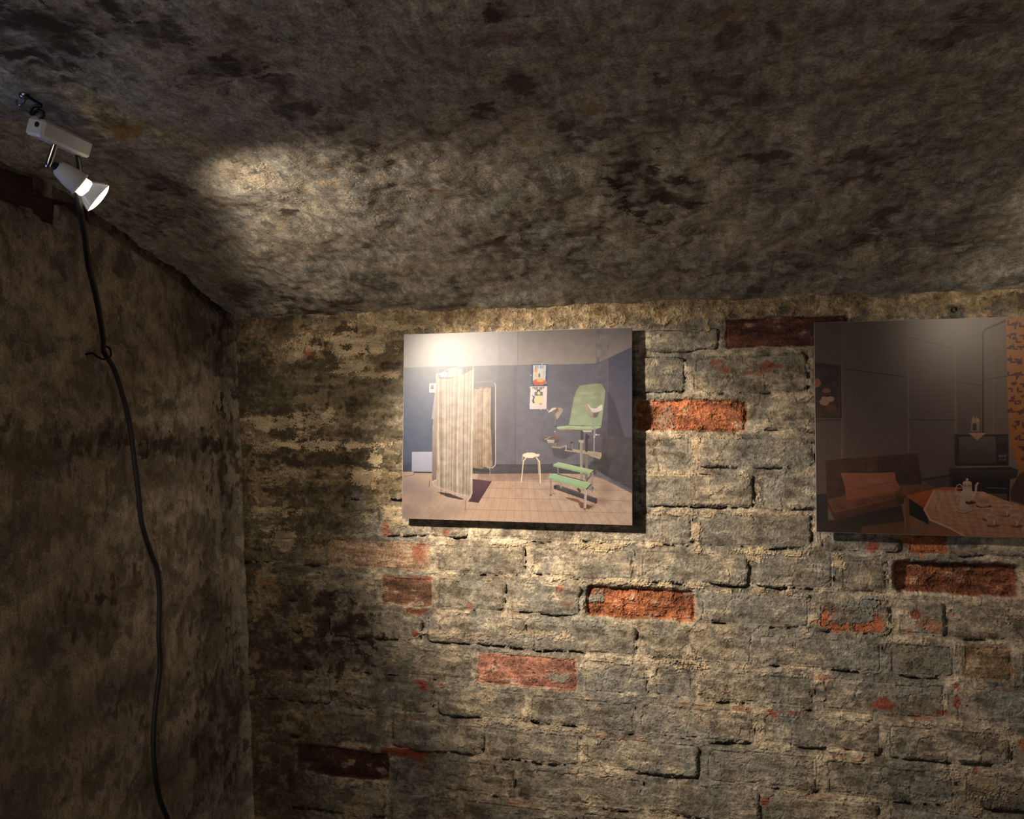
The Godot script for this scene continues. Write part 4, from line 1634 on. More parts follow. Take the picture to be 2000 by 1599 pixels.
func paint_clinic(c: Canvas) -> void:
	c.pg([0, 0, 1000, 0, 1000, 806, 0, 806], 150, 142, 150, 128, 122, 130, 4)
	c.pg([-10, -15, 516, -11, 517, 149, -8, 151], 158, 152, 158, 150, 146, 155, 6)
	c.pg([516, -11, 1004, -7, 1004, 158, 517, 149], 128, 120, 122, 146, 134, 130, 6)
	c.pg([429, -1, 516, -5, 517, 149, 430, 147], 146, 140, 146, 142, 136, 142, 6)
	c.ln([516, -5, 517, 146], 4.7, 120, 114, 122)
	c.pg([-8, 146, 162, 143, 342, 144, 517, 144, 590, 144, 771, 145, 850, 143, 900, 124, 1004, 77, 1004, 707, -3, 619], 92, 95, 116, 100, 96, 112, 7)
	c.pg([-8, 146, 149, 143, 154, 610, -3, 613], 70, 88, 130, 58, 74, 106, 6)
	c.pg([149, 143, 246, 143, 250, 609, 154, 610], 78, 92, 126, 70, 82, 110, 6)
	c.pg([853, 142, 900, 124, 901, 606, 854, 566], 98, 98, 118, 70, 64, 74, 8)
	c.pg([900, 124, 1004, 77, 1004, 681, 901, 611], 78, 82, 112, 88, 84, 104, 6)
	c.ln([900, 7, 901, 455], 3.3, 108, 106, 122)
	c.pg([853, 6, 902, 5, 900, 124, 853, 142], 128, 122, 128, 134, 126, 130, 16)
	c.ln([853, 9, 853, 141], 2.0, 104, 96, 100)
	c.ln([860, 12, 863, 47], 2.1, 84, 76, 78)
	c.ln([860, 121, 861, 145], 2.5, 60, 54, 58)
	c.ln([904, 61, 902, 85], 1.4, 80, 76, 84)
	c.pg([430, 147, 517, 146, 519, 570, 426, 571], 88, 89, 106, 98, 94, 108, 7)
	c.ln([504, 151, 508, 564], 4.7, 78, 78, 96)
	c.ln([517, 149, 522, 570], 2.0, 98, 96, 112)
	c.sm(591, 361, 43, 36, 98, 96, 114)
	c.sm(568, 480, 36, 53, 104, 98, 112)
	c.sm(664, 279, 54, 35, 84, 84, 106)
	c.sm(741, 197, 65, 30, 80, 80, 104)
	c.sm(74, 458, 39, 43, 66, 82, 112)
	c.sm(970, 420, 23, 70, 84, 82, 104)
	c.sm(469, 421, 25, 77, 80, 80, 98)
	c.sm(562, 539, 73, 15, 104, 98, 106)
	c.pg([854, 438, 998, 449, 999, 661, 901, 611, 837, 572], 74, 68, 78, 62, 56, 64, 10)
	c.pg([889, 439, 920, 436, 915, 546, 900, 610, 871, 594, 878, 536], 84, 74, 80, 46, 40, 46, 14)
	c.pg([900, 258, 929, 305, 970, 449, 901, 449], 66, 68, 90, 60, 60, 78, 8)
	c.pg([663, 487, 777, 500, 777, 511, 739, 532, 707, 543, 674, 527], 72, 70, 84, 76, 70, 80, 9)
	c.pg([809, 442, 875, 441, 876, 510, 809, 510], 88, 84, 100, 80, 74, 86, 8)
	c.sm(852, 555, 16, 11, 36, 28, 32)
	c.sm(878, 547, 14, 16, 36, 28, 32)
	c.sm(836, 558, 11, 8, 36, 28, 32)
	c.sm(900, 562, 10, 14, 36, 28, 32)
	c.sm(868, 581, 16, 11, 36, 28, 32)
	c.sm(892, 531, 7, 16, 36, 28, 32)
	c.pg([320, 567, 843, 561, 854, 601, 320, 608], 66, 62, 72, 60, 56, 66, 8)
	c.ln([408, 568, 701, 563], 2.0, 40, 38, 44)
	c.ln([320, 585, 683, 579], 2.0, 82, 76, 86)
	c.pg([-4, 565, 153, 559, 154, 598, -3, 605], 48, 62, 88, 44, 54, 76, 5)
	c.pg([-3, 603, 154, 597, 345, 607, 653, 600, 843, 602, 1004, 679, 1005, 810, -1, 810], 176, 148, 128, 204, 172, 146, 14)
	c.sm(24, 668, 98, 55, 112, 102, 110)
	c.sm(25, 778, 91, 50, 120, 104, 106)
	c.sm(109, 703, 78, 55, 126, 108, 104)
	c.sm(155, 787, 71, 31, 140, 118, 106)
	c.sm(232, 761, 77, 36, 150, 126, 108)
	c.pg([345, 607, 653, 600, 671, 627, 339, 638], 140, 110, 98, 158, 126, 108, 12)
	c.sm(458, 719, 123, 72, 200, 160, 128)
	c.sm(533, 777, 121, 41, 206, 166, 134)
	c.sm(372, 781, 68, 36, 196, 158, 128)
	c.sm(446, 660, 74, 30, 190, 146, 116)
	c.sm(743, 777, 129, 35, 196, 156, 130)
	c.ln([250, 610, 12, 834], 1.2, 150, 122, 104)
	c.ln([272, 610, 54, 833], 1.2, 150, 122, 104)
	c.ln([294, 610, 96, 832], 1.2, 150, 122, 104)
	c.ln([317, 609, 138, 830], 1.2, 150, 122, 104)
	c.ln([339, 609, 179, 829], 1.2, 150, 122, 104)
	c.ln([361, 609, 220, 828], 1.2, 150, 122, 104)
	c.ln([383, 608, 261, 827], 1.2, 150, 122, 104)
	c.ln([405, 608, 302, 825], 1.2, 150, 122, 104)
	c.ln([427, 608, 342, 824], 1.2, 150, 122, 104)
	c.ln([449, 607, 382, 823], 1.2, 150, 122, 104)
	c.ln([471, 607, 422, 822], 1.2, 150, 122, 104)
	c.ln([492, 607, 462, 821], 1.2, 150, 122, 104)
	c.ln([514, 607, 501, 819], 1.2, 150, 122, 104)
	c.ln([536, 606, 540, 818], 1.2, 150, 122, 104)
	c.ln([557, 606, 579, 817], 1.2, 150, 122, 104)
	c.ln([579, 606, 618, 816], 1.2, 150, 122, 104)
	c.ln([600, 605, 656, 815], 1.2, 150, 122, 104)
	c.ln([621, 605, 695, 814], 1.2, 150, 122, 104)
	c.ln([642, 605, 733, 812], 1.2, 150, 122, 104)
	c.ln([664, 604, 771, 811], 1.2, 150, 122, 104)
	c.ln([685, 604, 808, 810], 1.2, 150, 122, 104)
	c.ln([706, 604, 846, 809], 1.2, 150, 122, 104)
	c.ln([727, 604, 883, 808], 1.2, 150, 122, 104)
	c.ln([748, 603, 920, 807], 1.2, 150, 122, 104)
	c.ln([769, 603, 957, 806], 1.2, 150, 122, 104)
	c.ln([789, 603, 993, 805], 1.2, 150, 122, 104)
	c.ln([270, 633, 999, 636], 1.2, 134, 106, 90)
	c.ln([270, 666, 999, 667], 1.2, 134, 106, 90)
	c.ln([270, 709, 999, 707], 1.2, 134, 106, 90)
	c.ln([271, 760, 999, 756], 1.2, 134, 106, 90)
	c.parquet(596)
	c.ln([843, 604, 924, 628, 1001, 676], 6.0, 84, 78, 92)
	c.ln([844, 608, 908, 623], 6.9, 112, 102, 102)
	c.ln([908, 623, 999, 671], 4.1, 92, 88, 104)
	c.pg([42, 516, 137, 515, 136, 599, 43, 601], 160, 166, 196, 146, 150, 176, 3)
	c.ln([42, 516, 137, 515], 1.2, 196, 200, 222)
	c.ln([53, 604, 132, 604], 5.6, 34, 36, 54)
	c.ln([55, 608, 46, 616, 5, 623], 1.6, 52, 54, 72)
	c.pg([120, 217, 152, 217, 151, 257, 121, 256], 214, 206, 206, 214, 206, 206, 4)
	c.pg([124, 242, 144, 242, 133, 231], 60, 60, 80, 60, 60, 80, 6)
	c.pg([125, 234, 132, 223, 140, 225, 141, 235], 180, 80, 74, 180, 80, 74, 6)
	c.ln([127, 251, 145, 251], 2.4, 196, 120, 116)
	c.pg([146, 258, 156, 258, 146, 371, 132, 372], 150, 158, 192, 128, 138, 178, 3)
	c.pg([167, 171, 201, 168, 201, 189, 171, 190], 206, 206, 214, 206, 206, 214, 6)
	c.pg([207, 154, 268, 155, 268, 183, 255, 191, 207, 190], 206, 176, 160, 196, 168, 150, 6)
	c.pg([325, 242, 400, 237, 401, 420, 321, 421], 164, 146, 126, 154, 134, 112, 6)
	c.pg([318, 399, 401, 399, 409, 573, 391, 579, 371, 577, 355, 592, 322, 581], 166, 140, 112, 134, 110, 84, 8)
	c.pleats([325, 242, 400, 237, 409, 576, 322, 581], 9, 30)
	c.ln([327, 242, 335, 238, 345, 242, 357, 234, 368, 242, 380, 236, 391, 241, 400, 237], 4.4, 150, 104, 92)
	c.ln([331, 243, 345, 243], 2.4, 80, 66, 70)
	c.pg([400, 234, 414, 229, 415, 420, 401, 420], 74, 68, 78, 66, 60, 66, 4)
	c.pg([401, 399, 418, 399, 419, 562, 409, 573], 66, 60, 68, 58, 54, 62, 4)
	c.ln([327, 215, 404, 211], 1.2, 180, 172, 168)
	c.ln([400, 233, 417, 232], 1.2, 160, 152, 150)
	c.ln([415, 219, 420, 229, 421, 420], 3.2, 196, 188, 184)
	c.ln([420, 399, 422, 551, 419, 571, 408, 579], 3.2, 188, 178, 176)
	c.ln([396, 579, 398, 614], 3.6, 158, 142, 136)
	c.ln([385, 579, 411, 580], 4.4, 168, 150, 138)
	c.ln([322, 588, 391, 595], 12.0, 40, 36, 42)
	c.pg([320, 629, 403, 637, 346, 728, 303, 724, 320, 690], 88, 42, 58, 66, 34, 48, 6)
	c.ln([403, 637, 346, 728, 303, 724], 3.6, 50, 32, 42)
	c.pg([160, 687, 213, 692, 280, 715, 274, 719, 207, 708], 66, 58, 64, 58, 50, 56, 8)
	c.pg([156, 195, 209, 199, 244, 191, 276, 180, 323, 156, 322, 421, 155, 421], 176, 162, 148, 168, 152, 134, 5)
	c.pg([155, 398, 318, 399, 320, 690, 309, 703, 160, 665], 168, 152, 134, 152, 138, 122, 6)
	c.pleats([156, 195, 323, 156, 314, 701, 160, 665], 15, 34)
	c.pg([151, 175, 159, 170, 159, 421, 140, 421, 150, 254], 168, 152, 140, 146, 128, 118, 5)
	c.pg([137, 398, 155, 398, 157, 637, 136, 643], 150, 130, 118, 110, 92, 88, 7)
	c.ln([153, 175, 141, 371, 140, 421], 2.0, 178, 166, 158)
	c.ln([319, 142, 318, 421], 2.8, 204, 192, 178)
	c.ln([159, 180, 203, 157, 261, 147, 319, 141], 1.6, 216, 208, 204)
	c.ln([315, 399, 317, 690, 309, 712], 4.0, 196, 184, 172)
	c.ln([136, 643, 148, 663, 294, 709, 309, 709], 5.6, 178, 156, 142)
	c.ln([138, 642, 157, 635], 2.8, 200, 190, 182)
	c.ln([277, 727, 294, 712], 8.8, 172, 148, 134)
	c.ln([289, 723, 288, 764], 4.8, 140, 112, 104)
	c.ln([125, 638, 122, 666], 2.4, 58, 60, 76)
	c.sm(265, 638, 4, 11, 140, 118, 96)
	c.sm(187, 665, 8, 8, 140, 118, 96)
	c.sm(242, 669, 12, 11, 140, 118, 96)
	c.sm(294, 674, 4, 16, 140, 118, 96)
	c.sm(165, 593, 5, 22, 140, 118, 96)
	c.ln([541, 531, 539, 550], 3.4, 190, 168, 134)
	c.ln([607, 550, 610, 606], 3.8, 178, 152, 122)
	c.ln([556, 535, 544, 550, 540, 583, 535, 638], 4.5, 222, 204, 166)
	c.ln([600, 536, 613, 552, 615, 587, 617, 641], 4.8, 226, 206, 168)
	c.el(576, 526, 37, 10, 226, 208, 172)
	c.el(576, 524, 35, 9, 232, 214, 180)
	c.pg([577, 142, 648, 143, 645, 236, 576, 233], 44, 76, 142, 36, 60, 116, 8)
	c.pg([586, 146, 640, 147, 637, 216, 584, 215], 198, 204, 214, 190, 186, 176, 6)
	c.pg([583, 215, 596, 205, 615, 202, 640, 213, 643, 219, 624, 232, 593, 232], 206, 104, 58, 190, 70, 52, 14)
	c.el(615, 210, 17, 8, 222, 160, 74)
	c.el(611, 189, 4, 9, 92, 90, 62)
	c.el(596, 169, 7, 8, 224, 128, 78)
	c.el(596, 188, 6, 8, 196, 180, 140)
	c.el(630, 178, 4, 11, 186, 176, 160)
	c.el(593, 217, 8, 8, 208, 72, 48)
	c.el(581, 229, 4, 3, 50, 120, 118)
	c.ln([637, 224, 644, 221], 1.8, 232, 230, 230)
	c.glyphs([593, 149, 631, 160], 7, 44, 66, 138)
	c.pg([574, 236, 645, 236, 642, 332, 570, 331], 216, 206, 208, 206, 196, 198, 4)
	c.glyphs([582, 238, 635, 244], 14, 56, 54, 66)
	c.glyphs([592, 245, 625, 250], 9, 70, 68, 80)
	c.pg([591, 259, 626, 259, 626, 276, 591, 275], 112, 108, 108, 112, 108, 108, 6)
	c.el(608, 255, 9, 7, 92, 74, 60)
	c.el(609, 264, 6, 8, 224, 200, 140)
	c.pg([589, 310, 592, 283, 604, 275, 617, 275, 628, 286, 629, 299, 620, 309, 594, 314], 226, 202, 146, 222, 190, 140, 5)
	c.pg([581, 272, 592, 279, 588, 291, 591, 307, 585, 307, 581, 296, 586, 283], 58, 66, 106, 58, 66, 106, 6)
	c.glyphs([613, 307, 625, 313], 3, 120, 110, 110)
	c.ln([583, 321, 629, 322], 1.2, 184, 172, 176)
	c.ln([570, 332, 642, 333], 1.2, 70, 68, 84)
	c.el(570, 239, 2, 2, 222, 218, 222)
	c.el(622, 143, 2, 2, 222, 218, 222)
	c.el(632, 335, 2, 1, 222, 218, 222)
	c.el(647, 336, 2, 2, 222, 218, 222)
	c.el(575, 189, 2, 2, 222, 218, 222)
	c.el(619, 334, 2, 2, 222, 218, 222)
	c.pg([783, 235, 859, 226, 875, 230, 890, 255, 888, 283, 873, 403, 738, 399, 760, 282, 769, 258], 134, 150, 116, 146, 168, 134, 9)
	c.sm(811, 266, 32, 8, 170, 186, 142)
	c.sm(787, 245, 16, 6, 132, 142, 98)
	c.sm(840, 235, 30, 7, 146, 160, 108)
	c.sm(835, 285, 35, 9, 156, 178, 142)
	c.sm(776, 295, 14, 14, 150, 176, 134)
	c.sm(857, 304, 21, 8, 142, 152, 104)
	c.sm(787, 311, 24, 5, 136, 150, 104)
	c.sm(776, 325, 27, 3, 140, 158, 112)
	c.sm(809, 373, 40, 16, 154, 180, 142)
	c.sm(760, 341, 9, 18, 154, 184, 142)
	c.sm(790, 389, 37, 6, 146, 170, 132)
	c.sm(875, 278, 8, 24, 156, 166, 118)
	c.ln([738, 400, 873, 403], 2.1, 70, 84, 62)
	c.ln([783, 235, 769, 258, 760, 282, 738, 399], 1.4, 120, 138, 104)
	c.pg([687, 406, 736, 401, 873, 406, 867, 411, 838, 418, 690, 414], 168, 200, 158, 150, 180, 138, 6)
	c.pg([686, 410, 739, 404, 870, 402, 865, 411, 833, 419, 690, 416], 160, 192, 146, 142, 170, 126, 7)
	c.pg([690, 416, 742, 416, 793, 418, 734, 424, 701, 422], 140, 124, 104, 112, 98, 82, 10)
	c.pg([794, 420, 834, 421, 833, 428, 796, 428], 196, 186, 160, 196, 186, 160, 6)
	c.pg([755, 418, 793, 419, 793, 424, 755, 422], 112, 88, 72, 112, 88, 72, 6)
	c.pg([650, 343, 668, 327, 682, 325, 684, 330, 668, 340, 652, 346], 206, 196, 182, 206, 196, 182, 6)
	c.pg([664, 340, 684, 330, 698, 324, 710, 330, 712, 340, 695, 367, 686, 375, 682, 354], 150, 134, 120, 174, 156, 138, 6)
	c.pg([668, 340, 690, 328, 695, 338, 679, 352], 104, 90, 80, 124, 106, 94, 6)
	c.ln([679, 352, 679, 410], 3.2, 124, 116, 116)
	c.pg([810, 310, 817, 317, 827, 349, 851, 368, 835, 372, 817, 360, 807, 330], 172, 156, 138, 150, 136, 120, 5)
	c.pg([817, 313, 833, 328, 851, 332, 873, 315, 878, 317, 877, 336, 854, 348, 835, 344], 226, 218, 208, 206, 198, 188, 3)
	c.pg([841, 348, 865, 344, 857, 365, 843, 369], 108, 94, 84, 108, 94, 84, 6)
	c.ln([839, 349, 838, 407], 6.1, 136, 130, 128)
	c.ln([838, 368, 837, 405], 1.8, 188, 184, 182)
	c.ln([846, 410, 844, 449], 5.9, 150, 144, 142)
	c.ln([844, 449, 843, 506], 3.8, 166, 156, 150)
	c.el(852, 438, 4, 4, 216, 212, 210)
	c.el(862, 439, 6, 2, 206, 200, 196)
	c.el(844, 448, 4, 4, 178, 170, 164)
	c.ln([682, 418, 681, 487], 3.4, 134, 126, 124)
	c.el(677, 426, 4, 2, 210, 206, 204)
	c.el(682, 404, 6, 4, 60, 56, 62)
	c.pg([623, 447, 647, 450, 674, 447, 697, 447, 698, 469, 679, 473, 663, 477, 647, 474, 627, 469], 104, 96, 96, 66, 60, 64, 9)
	c.pg([644, 459, 677, 461, 674, 475, 649, 474], 176, 166, 156, 150, 140, 132, 6)
	c.pg([663, 455, 682, 439, 704, 438, 707, 441, 685, 453, 671, 459], 128, 92, 72, 110, 80, 64, 6)
	c.ln([625, 447, 647, 452, 679, 450], 1.7, 60, 50, 52)
	c.ln([636, 459, 660, 447], 2.1, 190, 174, 156)
	c.ln([663, 490, 701, 493, 726, 484], 6.9, 150, 136, 118)
	c.ln([660, 485, 665, 496], 4.8, 92, 82, 78)
	c.ln([726, 484, 726, 506], 4.1, 176, 164, 144)
	c.ln([722, 504, 753, 508], 4.8, 164, 152, 134)
	c.pg([751, 498, 868, 511, 874, 515, 874, 528, 865, 528, 753, 509], 176, 162, 134, 150, 134, 110, 6)
	c.pg([823, 522, 873, 529, 868, 540, 828, 526], 170, 152, 124, 170, 152, 124, 6)
	c.pg([858, 511, 874, 513, 874, 529, 858, 526], 168, 152, 122, 168, 152, 122, 6)
	c.ln([753, 471, 753, 506], 3.8, 130, 118, 112)
	c.el(750, 472, 5, 5, 44, 40, 48)
	c.ln([793, 428, 793, 460], 11.7, 58, 52, 56)
	c.ln([790, 468, 791, 625], 12.4, 138, 130, 118)
	c.pg([780, 461, 801, 461, 800, 473, 781, 473], 168, 156, 138, 168, 156, 138, 6)
	c.ln([812, 439, 812, 505], 10.3, 50, 44, 50)
	c.ln([812, 529, 812, 619], 12.4, 118, 108, 100)
	c.ln([787, 476, 788, 622], 2.4, 164, 154, 138)
	c.el(820, 448, 4, 7, 46, 40, 46)
	c.ln([781, 471, 780, 500], 2.8, 50, 46, 50)
	c.ln([691, 573, 693, 602], 6.2, 122, 114, 116)
	c.ln([691, 603, 804, 630], 3.1, 58, 46, 46)
	c.ln([836, 600, 812, 629], 6.9, 92, 82, 82)
	c.ln([837, 595, 836, 645], 6.9, 142, 128, 118)
	c.pg([672, 564, 693, 553, 841, 584, 823, 603, 672, 570], 150, 190, 138, 160, 192, 126, 5)
	c.pg([672, 564, 824, 595, 823, 603, 672, 571], 126, 166, 130, 136, 168, 114, 4)
	c.ln([693, 555, 840, 585], 1.2, 190, 214, 170)
	c.pg([680, 650, 691, 647, 855, 700, 856, 720, 839, 717, 678, 665], 74, 72, 74, 46, 44, 48, 6)
	c.el(850, 710, 7, 10, 34, 32, 36)
	c.el(680, 657, 6, 8, 36, 34, 38)
	c.ln([691, 651, 839, 698], 1.7, 112, 110, 108)
	c.ln([704, 637, 705, 658], 7.6, 150, 138, 132)
	c.ln([778, 664, 784, 672], 10.3, 60, 52, 54)
	c.pg([718, 697, 770, 704, 799, 720, 836, 734, 823, 745, 788, 741, 778, 720, 735, 705], 140, 84, 50, 110, 62, 40, 18)
	c.sm(831, 732, 16, 9, 100, 60, 40)
	c.sm(751, 705, 16, 4, 120, 70, 48)
	c.sm(669, 685, 13, 4, 140, 104, 88)
	c.sm(876, 710, 32, 16, 120, 88, 74)
	c.sm(894, 662, 32, 24, 128, 96, 82)
	c.pg([651, 615, 673, 601, 831, 638, 808, 665, 653, 622], 140, 190, 146, 154, 190, 130, 5)
	c.pg([652, 615, 811, 657, 808, 666, 653, 623], 124, 172, 142, 142, 176, 126, 4)
	c.ln([673, 602, 830, 639], 1.2, 184, 216, 176)
	c.pg([808, 665, 832, 639, 832, 646, 812, 669], 70, 66, 60, 70, 66, 60, 6)
	c.ln([662, 624, 661, 691], 5.5, 132, 122, 120)
	c.ln([809, 669, 805, 743], 11.0, 168, 156, 158)
	c.ln([812, 672, 808, 740], 2.4, 206, 194, 188)
	c.el(831, 658, 11, 9, 132, 126, 122)
	c.el(838, 659, 4, 6, 84, 80, 80)
	c.ln([836, 663, 835, 674], 3.4, 118, 108, 104)
	c.el(805, 745, 5, 3, 48, 42, 46)
	c.el(661, 691, 5, 2, 50, 44, 46)


func paint_parlour(c: Canvas) -> void:
	c.pg([0, 0, 1000, 0, 1000, 806, 0, 806], 150, 134, 126, 112, 96, 88, 5)
	c.pg([-9, -13, 101, -9, 94, 702, -16, 705], 124, 108, 100, 104, 88, 80, 4)
	c.pg([104, -9, 333, -2, 331, 517, 98, 525], 132, 116, 108, 110, 94, 86, 4)
	c.pg([336, -7, 494, -2, 490, 598, 330, 607], 146, 130, 118, 98, 84, 76, 4)
	c.pg([497, -8, 583, -5, 576, 433, 493, 433], 134, 118, 108, 96, 82, 74, 4)
	c.pg([587, 43, 667, 4, 665, 432, 586, 433], 142, 126, 118, 112, 96, 88, 4)
	c.perforate([-1, 3, 97, 151], 6)
	c.perforate([110, 3, 322, 508], 6)
	c.perforate([-1, 375, 90, 641], 6)
	c.perforate([339, 5, 485, 374], 5)
	c.ln([336, 229, 489, 231], 1.2, 92, 78, 70)
	c.ln([336, 235, 489, 237], 1.2, 92, 78, 70)
	c.ln([336, 242, 489, 244], 1.2, 92, 78, 70)
	c.ln([336, 248, 489, 250], 1.2, 92, 78, 70)
	c.ln([336, 255, 489, 257], 1.2, 92, 78, 70)
	c.ln([336, 262, 489, 264], 1.2, 92, 78, 70)
	c.ln([336, 268, 489, 270], 1.2, 92, 78, 70)
	c.ln([336, 275, 488, 277], 1.2, 92, 78, 70)
	c.ln([336, 282, 488, 283], 1.2, 92, 78, 70)
	c.ln([336, 288, 488, 290], 1.2, 92, 78, 70)
	c.ln([335, 295, 488, 296], 1.2, 92, 78, 70)
	c.ln([335, 301, 488, 303], 1.2, 92, 78, 70)
	c.ln([335, 308, 488, 309], 1.2, 92, 78, 70)
	c.ln([335, 315, 488, 316], 1.2, 92, 78, 70)
	c.ln([335, 321, 488, 322], 1.2, 92, 78, 70)
	c.ln([335, 328, 488, 329], 1.2, 92, 78, 70)
	c.ln([335, 335, 488, 335], 1.2, 92, 78, 70)
	c.ln([335, 341, 487, 342], 1.2, 92, 78, 70)
	c.ln([335, 348, 487, 349], 1.2, 92, 78, 70)
	c.ln([335, 354, 487, 355], 1.2, 92, 78, 70)
	c.ln([335, 361, 487, 362], 1.2, 92, 78, 70)
	c.ln([334, 368, 487, 368], 1.2, 92, 78, 70)
	c.ln([334, 374, 487, 375], 1.2, 92, 78, 70)
	c.ln([334, 381, 487, 381], 1.2, 92, 78, 70)
	c.ln([334, 388, 487, 388], 1.2, 92, 78, 70)
	c.ln([334, 394, 487, 394], 1.2, 92, 78, 70)
	c.ln([334, 401, 487, 401], 1.2, 92, 78, 70)
	c.ln([334, 407, 486, 407], 1.2, 92, 78, 70)
	c.ln([334, 414, 486, 414], 1.2, 92, 78, 70)
	c.ln([334, 421, 486, 420], 1.2, 92, 78, 70)
	c.ln([334, 427, 486, 427], 1.2, 92, 78, 70)
	c.ln([334, 434, 486, 433], 1.2, 92, 78, 70)
	c.ln([333, 440, 486, 440], 1.2, 92, 78, 70)
	c.ln([333, 447, 486, 446], 1.2, 92, 78, 70)
	c.ln([333, 454, 486, 453], 1.2, 92, 78, 70)
	c.ln([333, 460, 486, 460], 1.2, 92, 78, 70)
	c.ln([333, 467, 486, 466], 1.2, 92, 78, 70)
	c.ln([333, 473, 485, 473], 1.2, 92, 78, 70)
	c.ln([333, 480, 485, 479], 1.2, 92, 78, 70)
	c.ln([333, 487, 485, 486], 1.2, 92, 78, 70)
	c.ln([333, 493, 485, 492], 1.2, 92, 78, 70)
	c.ln([333, 500, 485, 499], 1.2, 92, 78, 70)
	c.ln([333, 506, 485, 505], 1.2, 92, 78, 70)
	c.ln([333, 513, 485, 512], 1.2, 92, 78, 70)
	c.ln([332, 520, 485, 518], 1.2, 92, 78, 70)
	c.ln([332, 526, 485, 525], 1.2, 92, 78, 70)
	c.ln([332, 533, 485, 531], 1.2, 92, 78, 70)
	c.ln([332, 539, 484, 538], 1.2, 92, 78, 70)
	c.ln([332, 546, 484, 544], 1.2, 92, 78, 70)
	c.ln([332, 552, 484, 551], 1.2, 92, 78, 70)
	c.ln([332, 559, 484, 557], 1.2, 92, 78, 70)
	c.ln([332, 566, 484, 564], 1.2, 92, 78, 70)
	c.ln([332, 572, 484, 570], 1.2, 92, 78, 70)
	c.ln([332, 579, 484, 577], 1.2, 92, 78, 70)
	c.ln([332, 585, 484, 583], 1.2, 92, 78, 70)
	c.ln([594, 120, 665, 122], 1.2, 104, 90, 82)
	c.ln([594, 128, 665, 129], 1.2, 104, 90, 82)
	c.ln([594, 135, 665, 137], 1.2, 104, 90, 82)
	c.ln([594, 143, 665, 145], 1.2, 104, 90, 82)
	c.ln([594, 151, 665, 152], 1.2, 104, 90, 82)
	c.ln([593, 158, 665, 160], 1.2, 104, 90, 82)
	c.ln([593, 166, 664, 168], 1.2, 104, 90, 82)
	c.ln([593, 174, 664, 175], 1.2, 104, 90, 82)
	c.ln([593, 181, 664, 183], 1.2, 104, 90, 82)
	c.ln([593, 189, 664, 190], 1.2, 104, 90, 82)
	c.ln([593, 197, 664, 198], 1.2, 104, 90, 82)
	c.ln([593, 205, 664, 206], 1.2, 104, 90, 82)
	c.ln([593, 212, 664, 213], 1.2, 104, 90, 82)
	c.ln([592, 220, 663, 221], 1.2, 104, 90, 82)
	c.ln([592, 228, 663, 229], 1.2, 104, 90, 82)
	c.ln([592, 235, 663, 236], 1.2, 104, 90, 82)
	c.ln([592, 243, 663, 244], 1.2, 104, 90, 82)
	c.ln([592, 251, 663, 252], 1.2, 104, 90, 82)
	c.ln([592, 258, 663, 259], 1.2, 104, 90, 82)
	c.ln([592, 266, 663, 267], 1.2, 104, 90, 82)
	c.ln([592, 274, 663, 274], 1.2, 104, 90, 82)
	c.ln([591, 281, 662, 282], 1.2, 104, 90, 82)
	c.ln([591, 289, 662, 290], 1.2, 104, 90, 82)
	c.ln([591, 297, 662, 297], 1.2, 104, 90, 82)
	c.ln([591, 304, 662, 305], 1.2, 104, 90, 82)
	c.ln([591, 312, 662, 313], 1.2, 104, 90, 82)
	c.ln([591, 320, 662, 320], 1.2, 104, 90, 82)
	c.ln([591, 327, 662, 328], 1.2, 104, 90, 82)
	c.ln([591, 335, 662, 335], 1.2, 104, 90, 82)
	c.ln([590, 343, 661, 343], 1.2, 104, 90, 82)
	c.ln([590, 350, 661, 351], 1.2, 104, 90, 82)
	c.ln([590, 358, 661, 358], 1.2, 104, 90, 82)
	c.ln([590, 366, 661, 366], 1.2, 104, 90, 82)
	c.ln([590, 373, 661, 373], 1.2, 104, 90, 82)
	c.ln([590, 381, 661, 381], 1.2, 104, 90, 82)
	c.ln([590, 389, 661, 389], 1.2, 104, 90, 82)
	c.ln([589, 396, 660, 396], 1.2, 104, 90, 82)
	c.ln([589, 404, 660, 404], 1.2, 104, 90, 82)
	c.ln([589, 411, 660, 411], 1.2, 104, 90, 82)
	c.ln([589, 419, 660, 419], 1.2, 104, 90, 82)
	c.ln([102, -3, 94, 519], 6.0, 136, 118, 104)
	c.ln([334, -1, 328, 502], 6.0, 136, 118, 104)
	c.ln([496, -2, 490, 427], 5.3, 136, 118, 104)
	c.ln([583, 1, 577, 427], 4.7, 136, 118, 104)
	c.ln([620, 32, 615, 427], 2.7, 136, 118, 104)
	c.ln([108, 179, 325, 215], 4.0, 70, 56, 48)
	c.ln([337, 65, 490, 111], 2.0, 70, 56, 48)
	c.ln([333, 376, 488, 378], 4.0, 70, 56, 48)
	c.ln([496, 236, 580, 250], 4.0, 70, 56, 48)
	c.ln([587, 232, 617, 224], 2.0, 70, 56, 48)
	c.ln([619, 224, 663, 217], 3.3, 70, 56, 48)
	c.ln([105, 176, 326, 210], 1.3, 150, 134, 122)
	c.ln([581, 427, 587, 57, 595, 43, 683, 3], 7.3, 52, 46, 44)
	c.ln([577, 427, 583, 60], 2.0, 120, 108, 100)
	c.pg([-8, 150, 95, 167, 94, 368, -10, 370], 70, 46, 34, 60, 38, 28, 6)
	c.pg([-8, 158, 87, 171, 86, 361, -10, 363], 50, 34, 30, 96, 56, 32, 16)
	c.el(9, 233, 15, 17, 196, 120, 110)
	c.el(38, 264, 17, 10, 186, 100, 88)
	c.el(34, 304, 18, 17, 206, 164, 146)
	c.el(55, 295, 14, 11, 214, 176, 156)
	c.el(70, 237, 10, 14, 104, 44, 44)
	c.el(78, 296, 6, 8, 120, 40, 40)
	c.el(30, 193, 23, 14, 84, 58, 44)
	c.el(57, 329, 20, 13, 128, 72, 34)
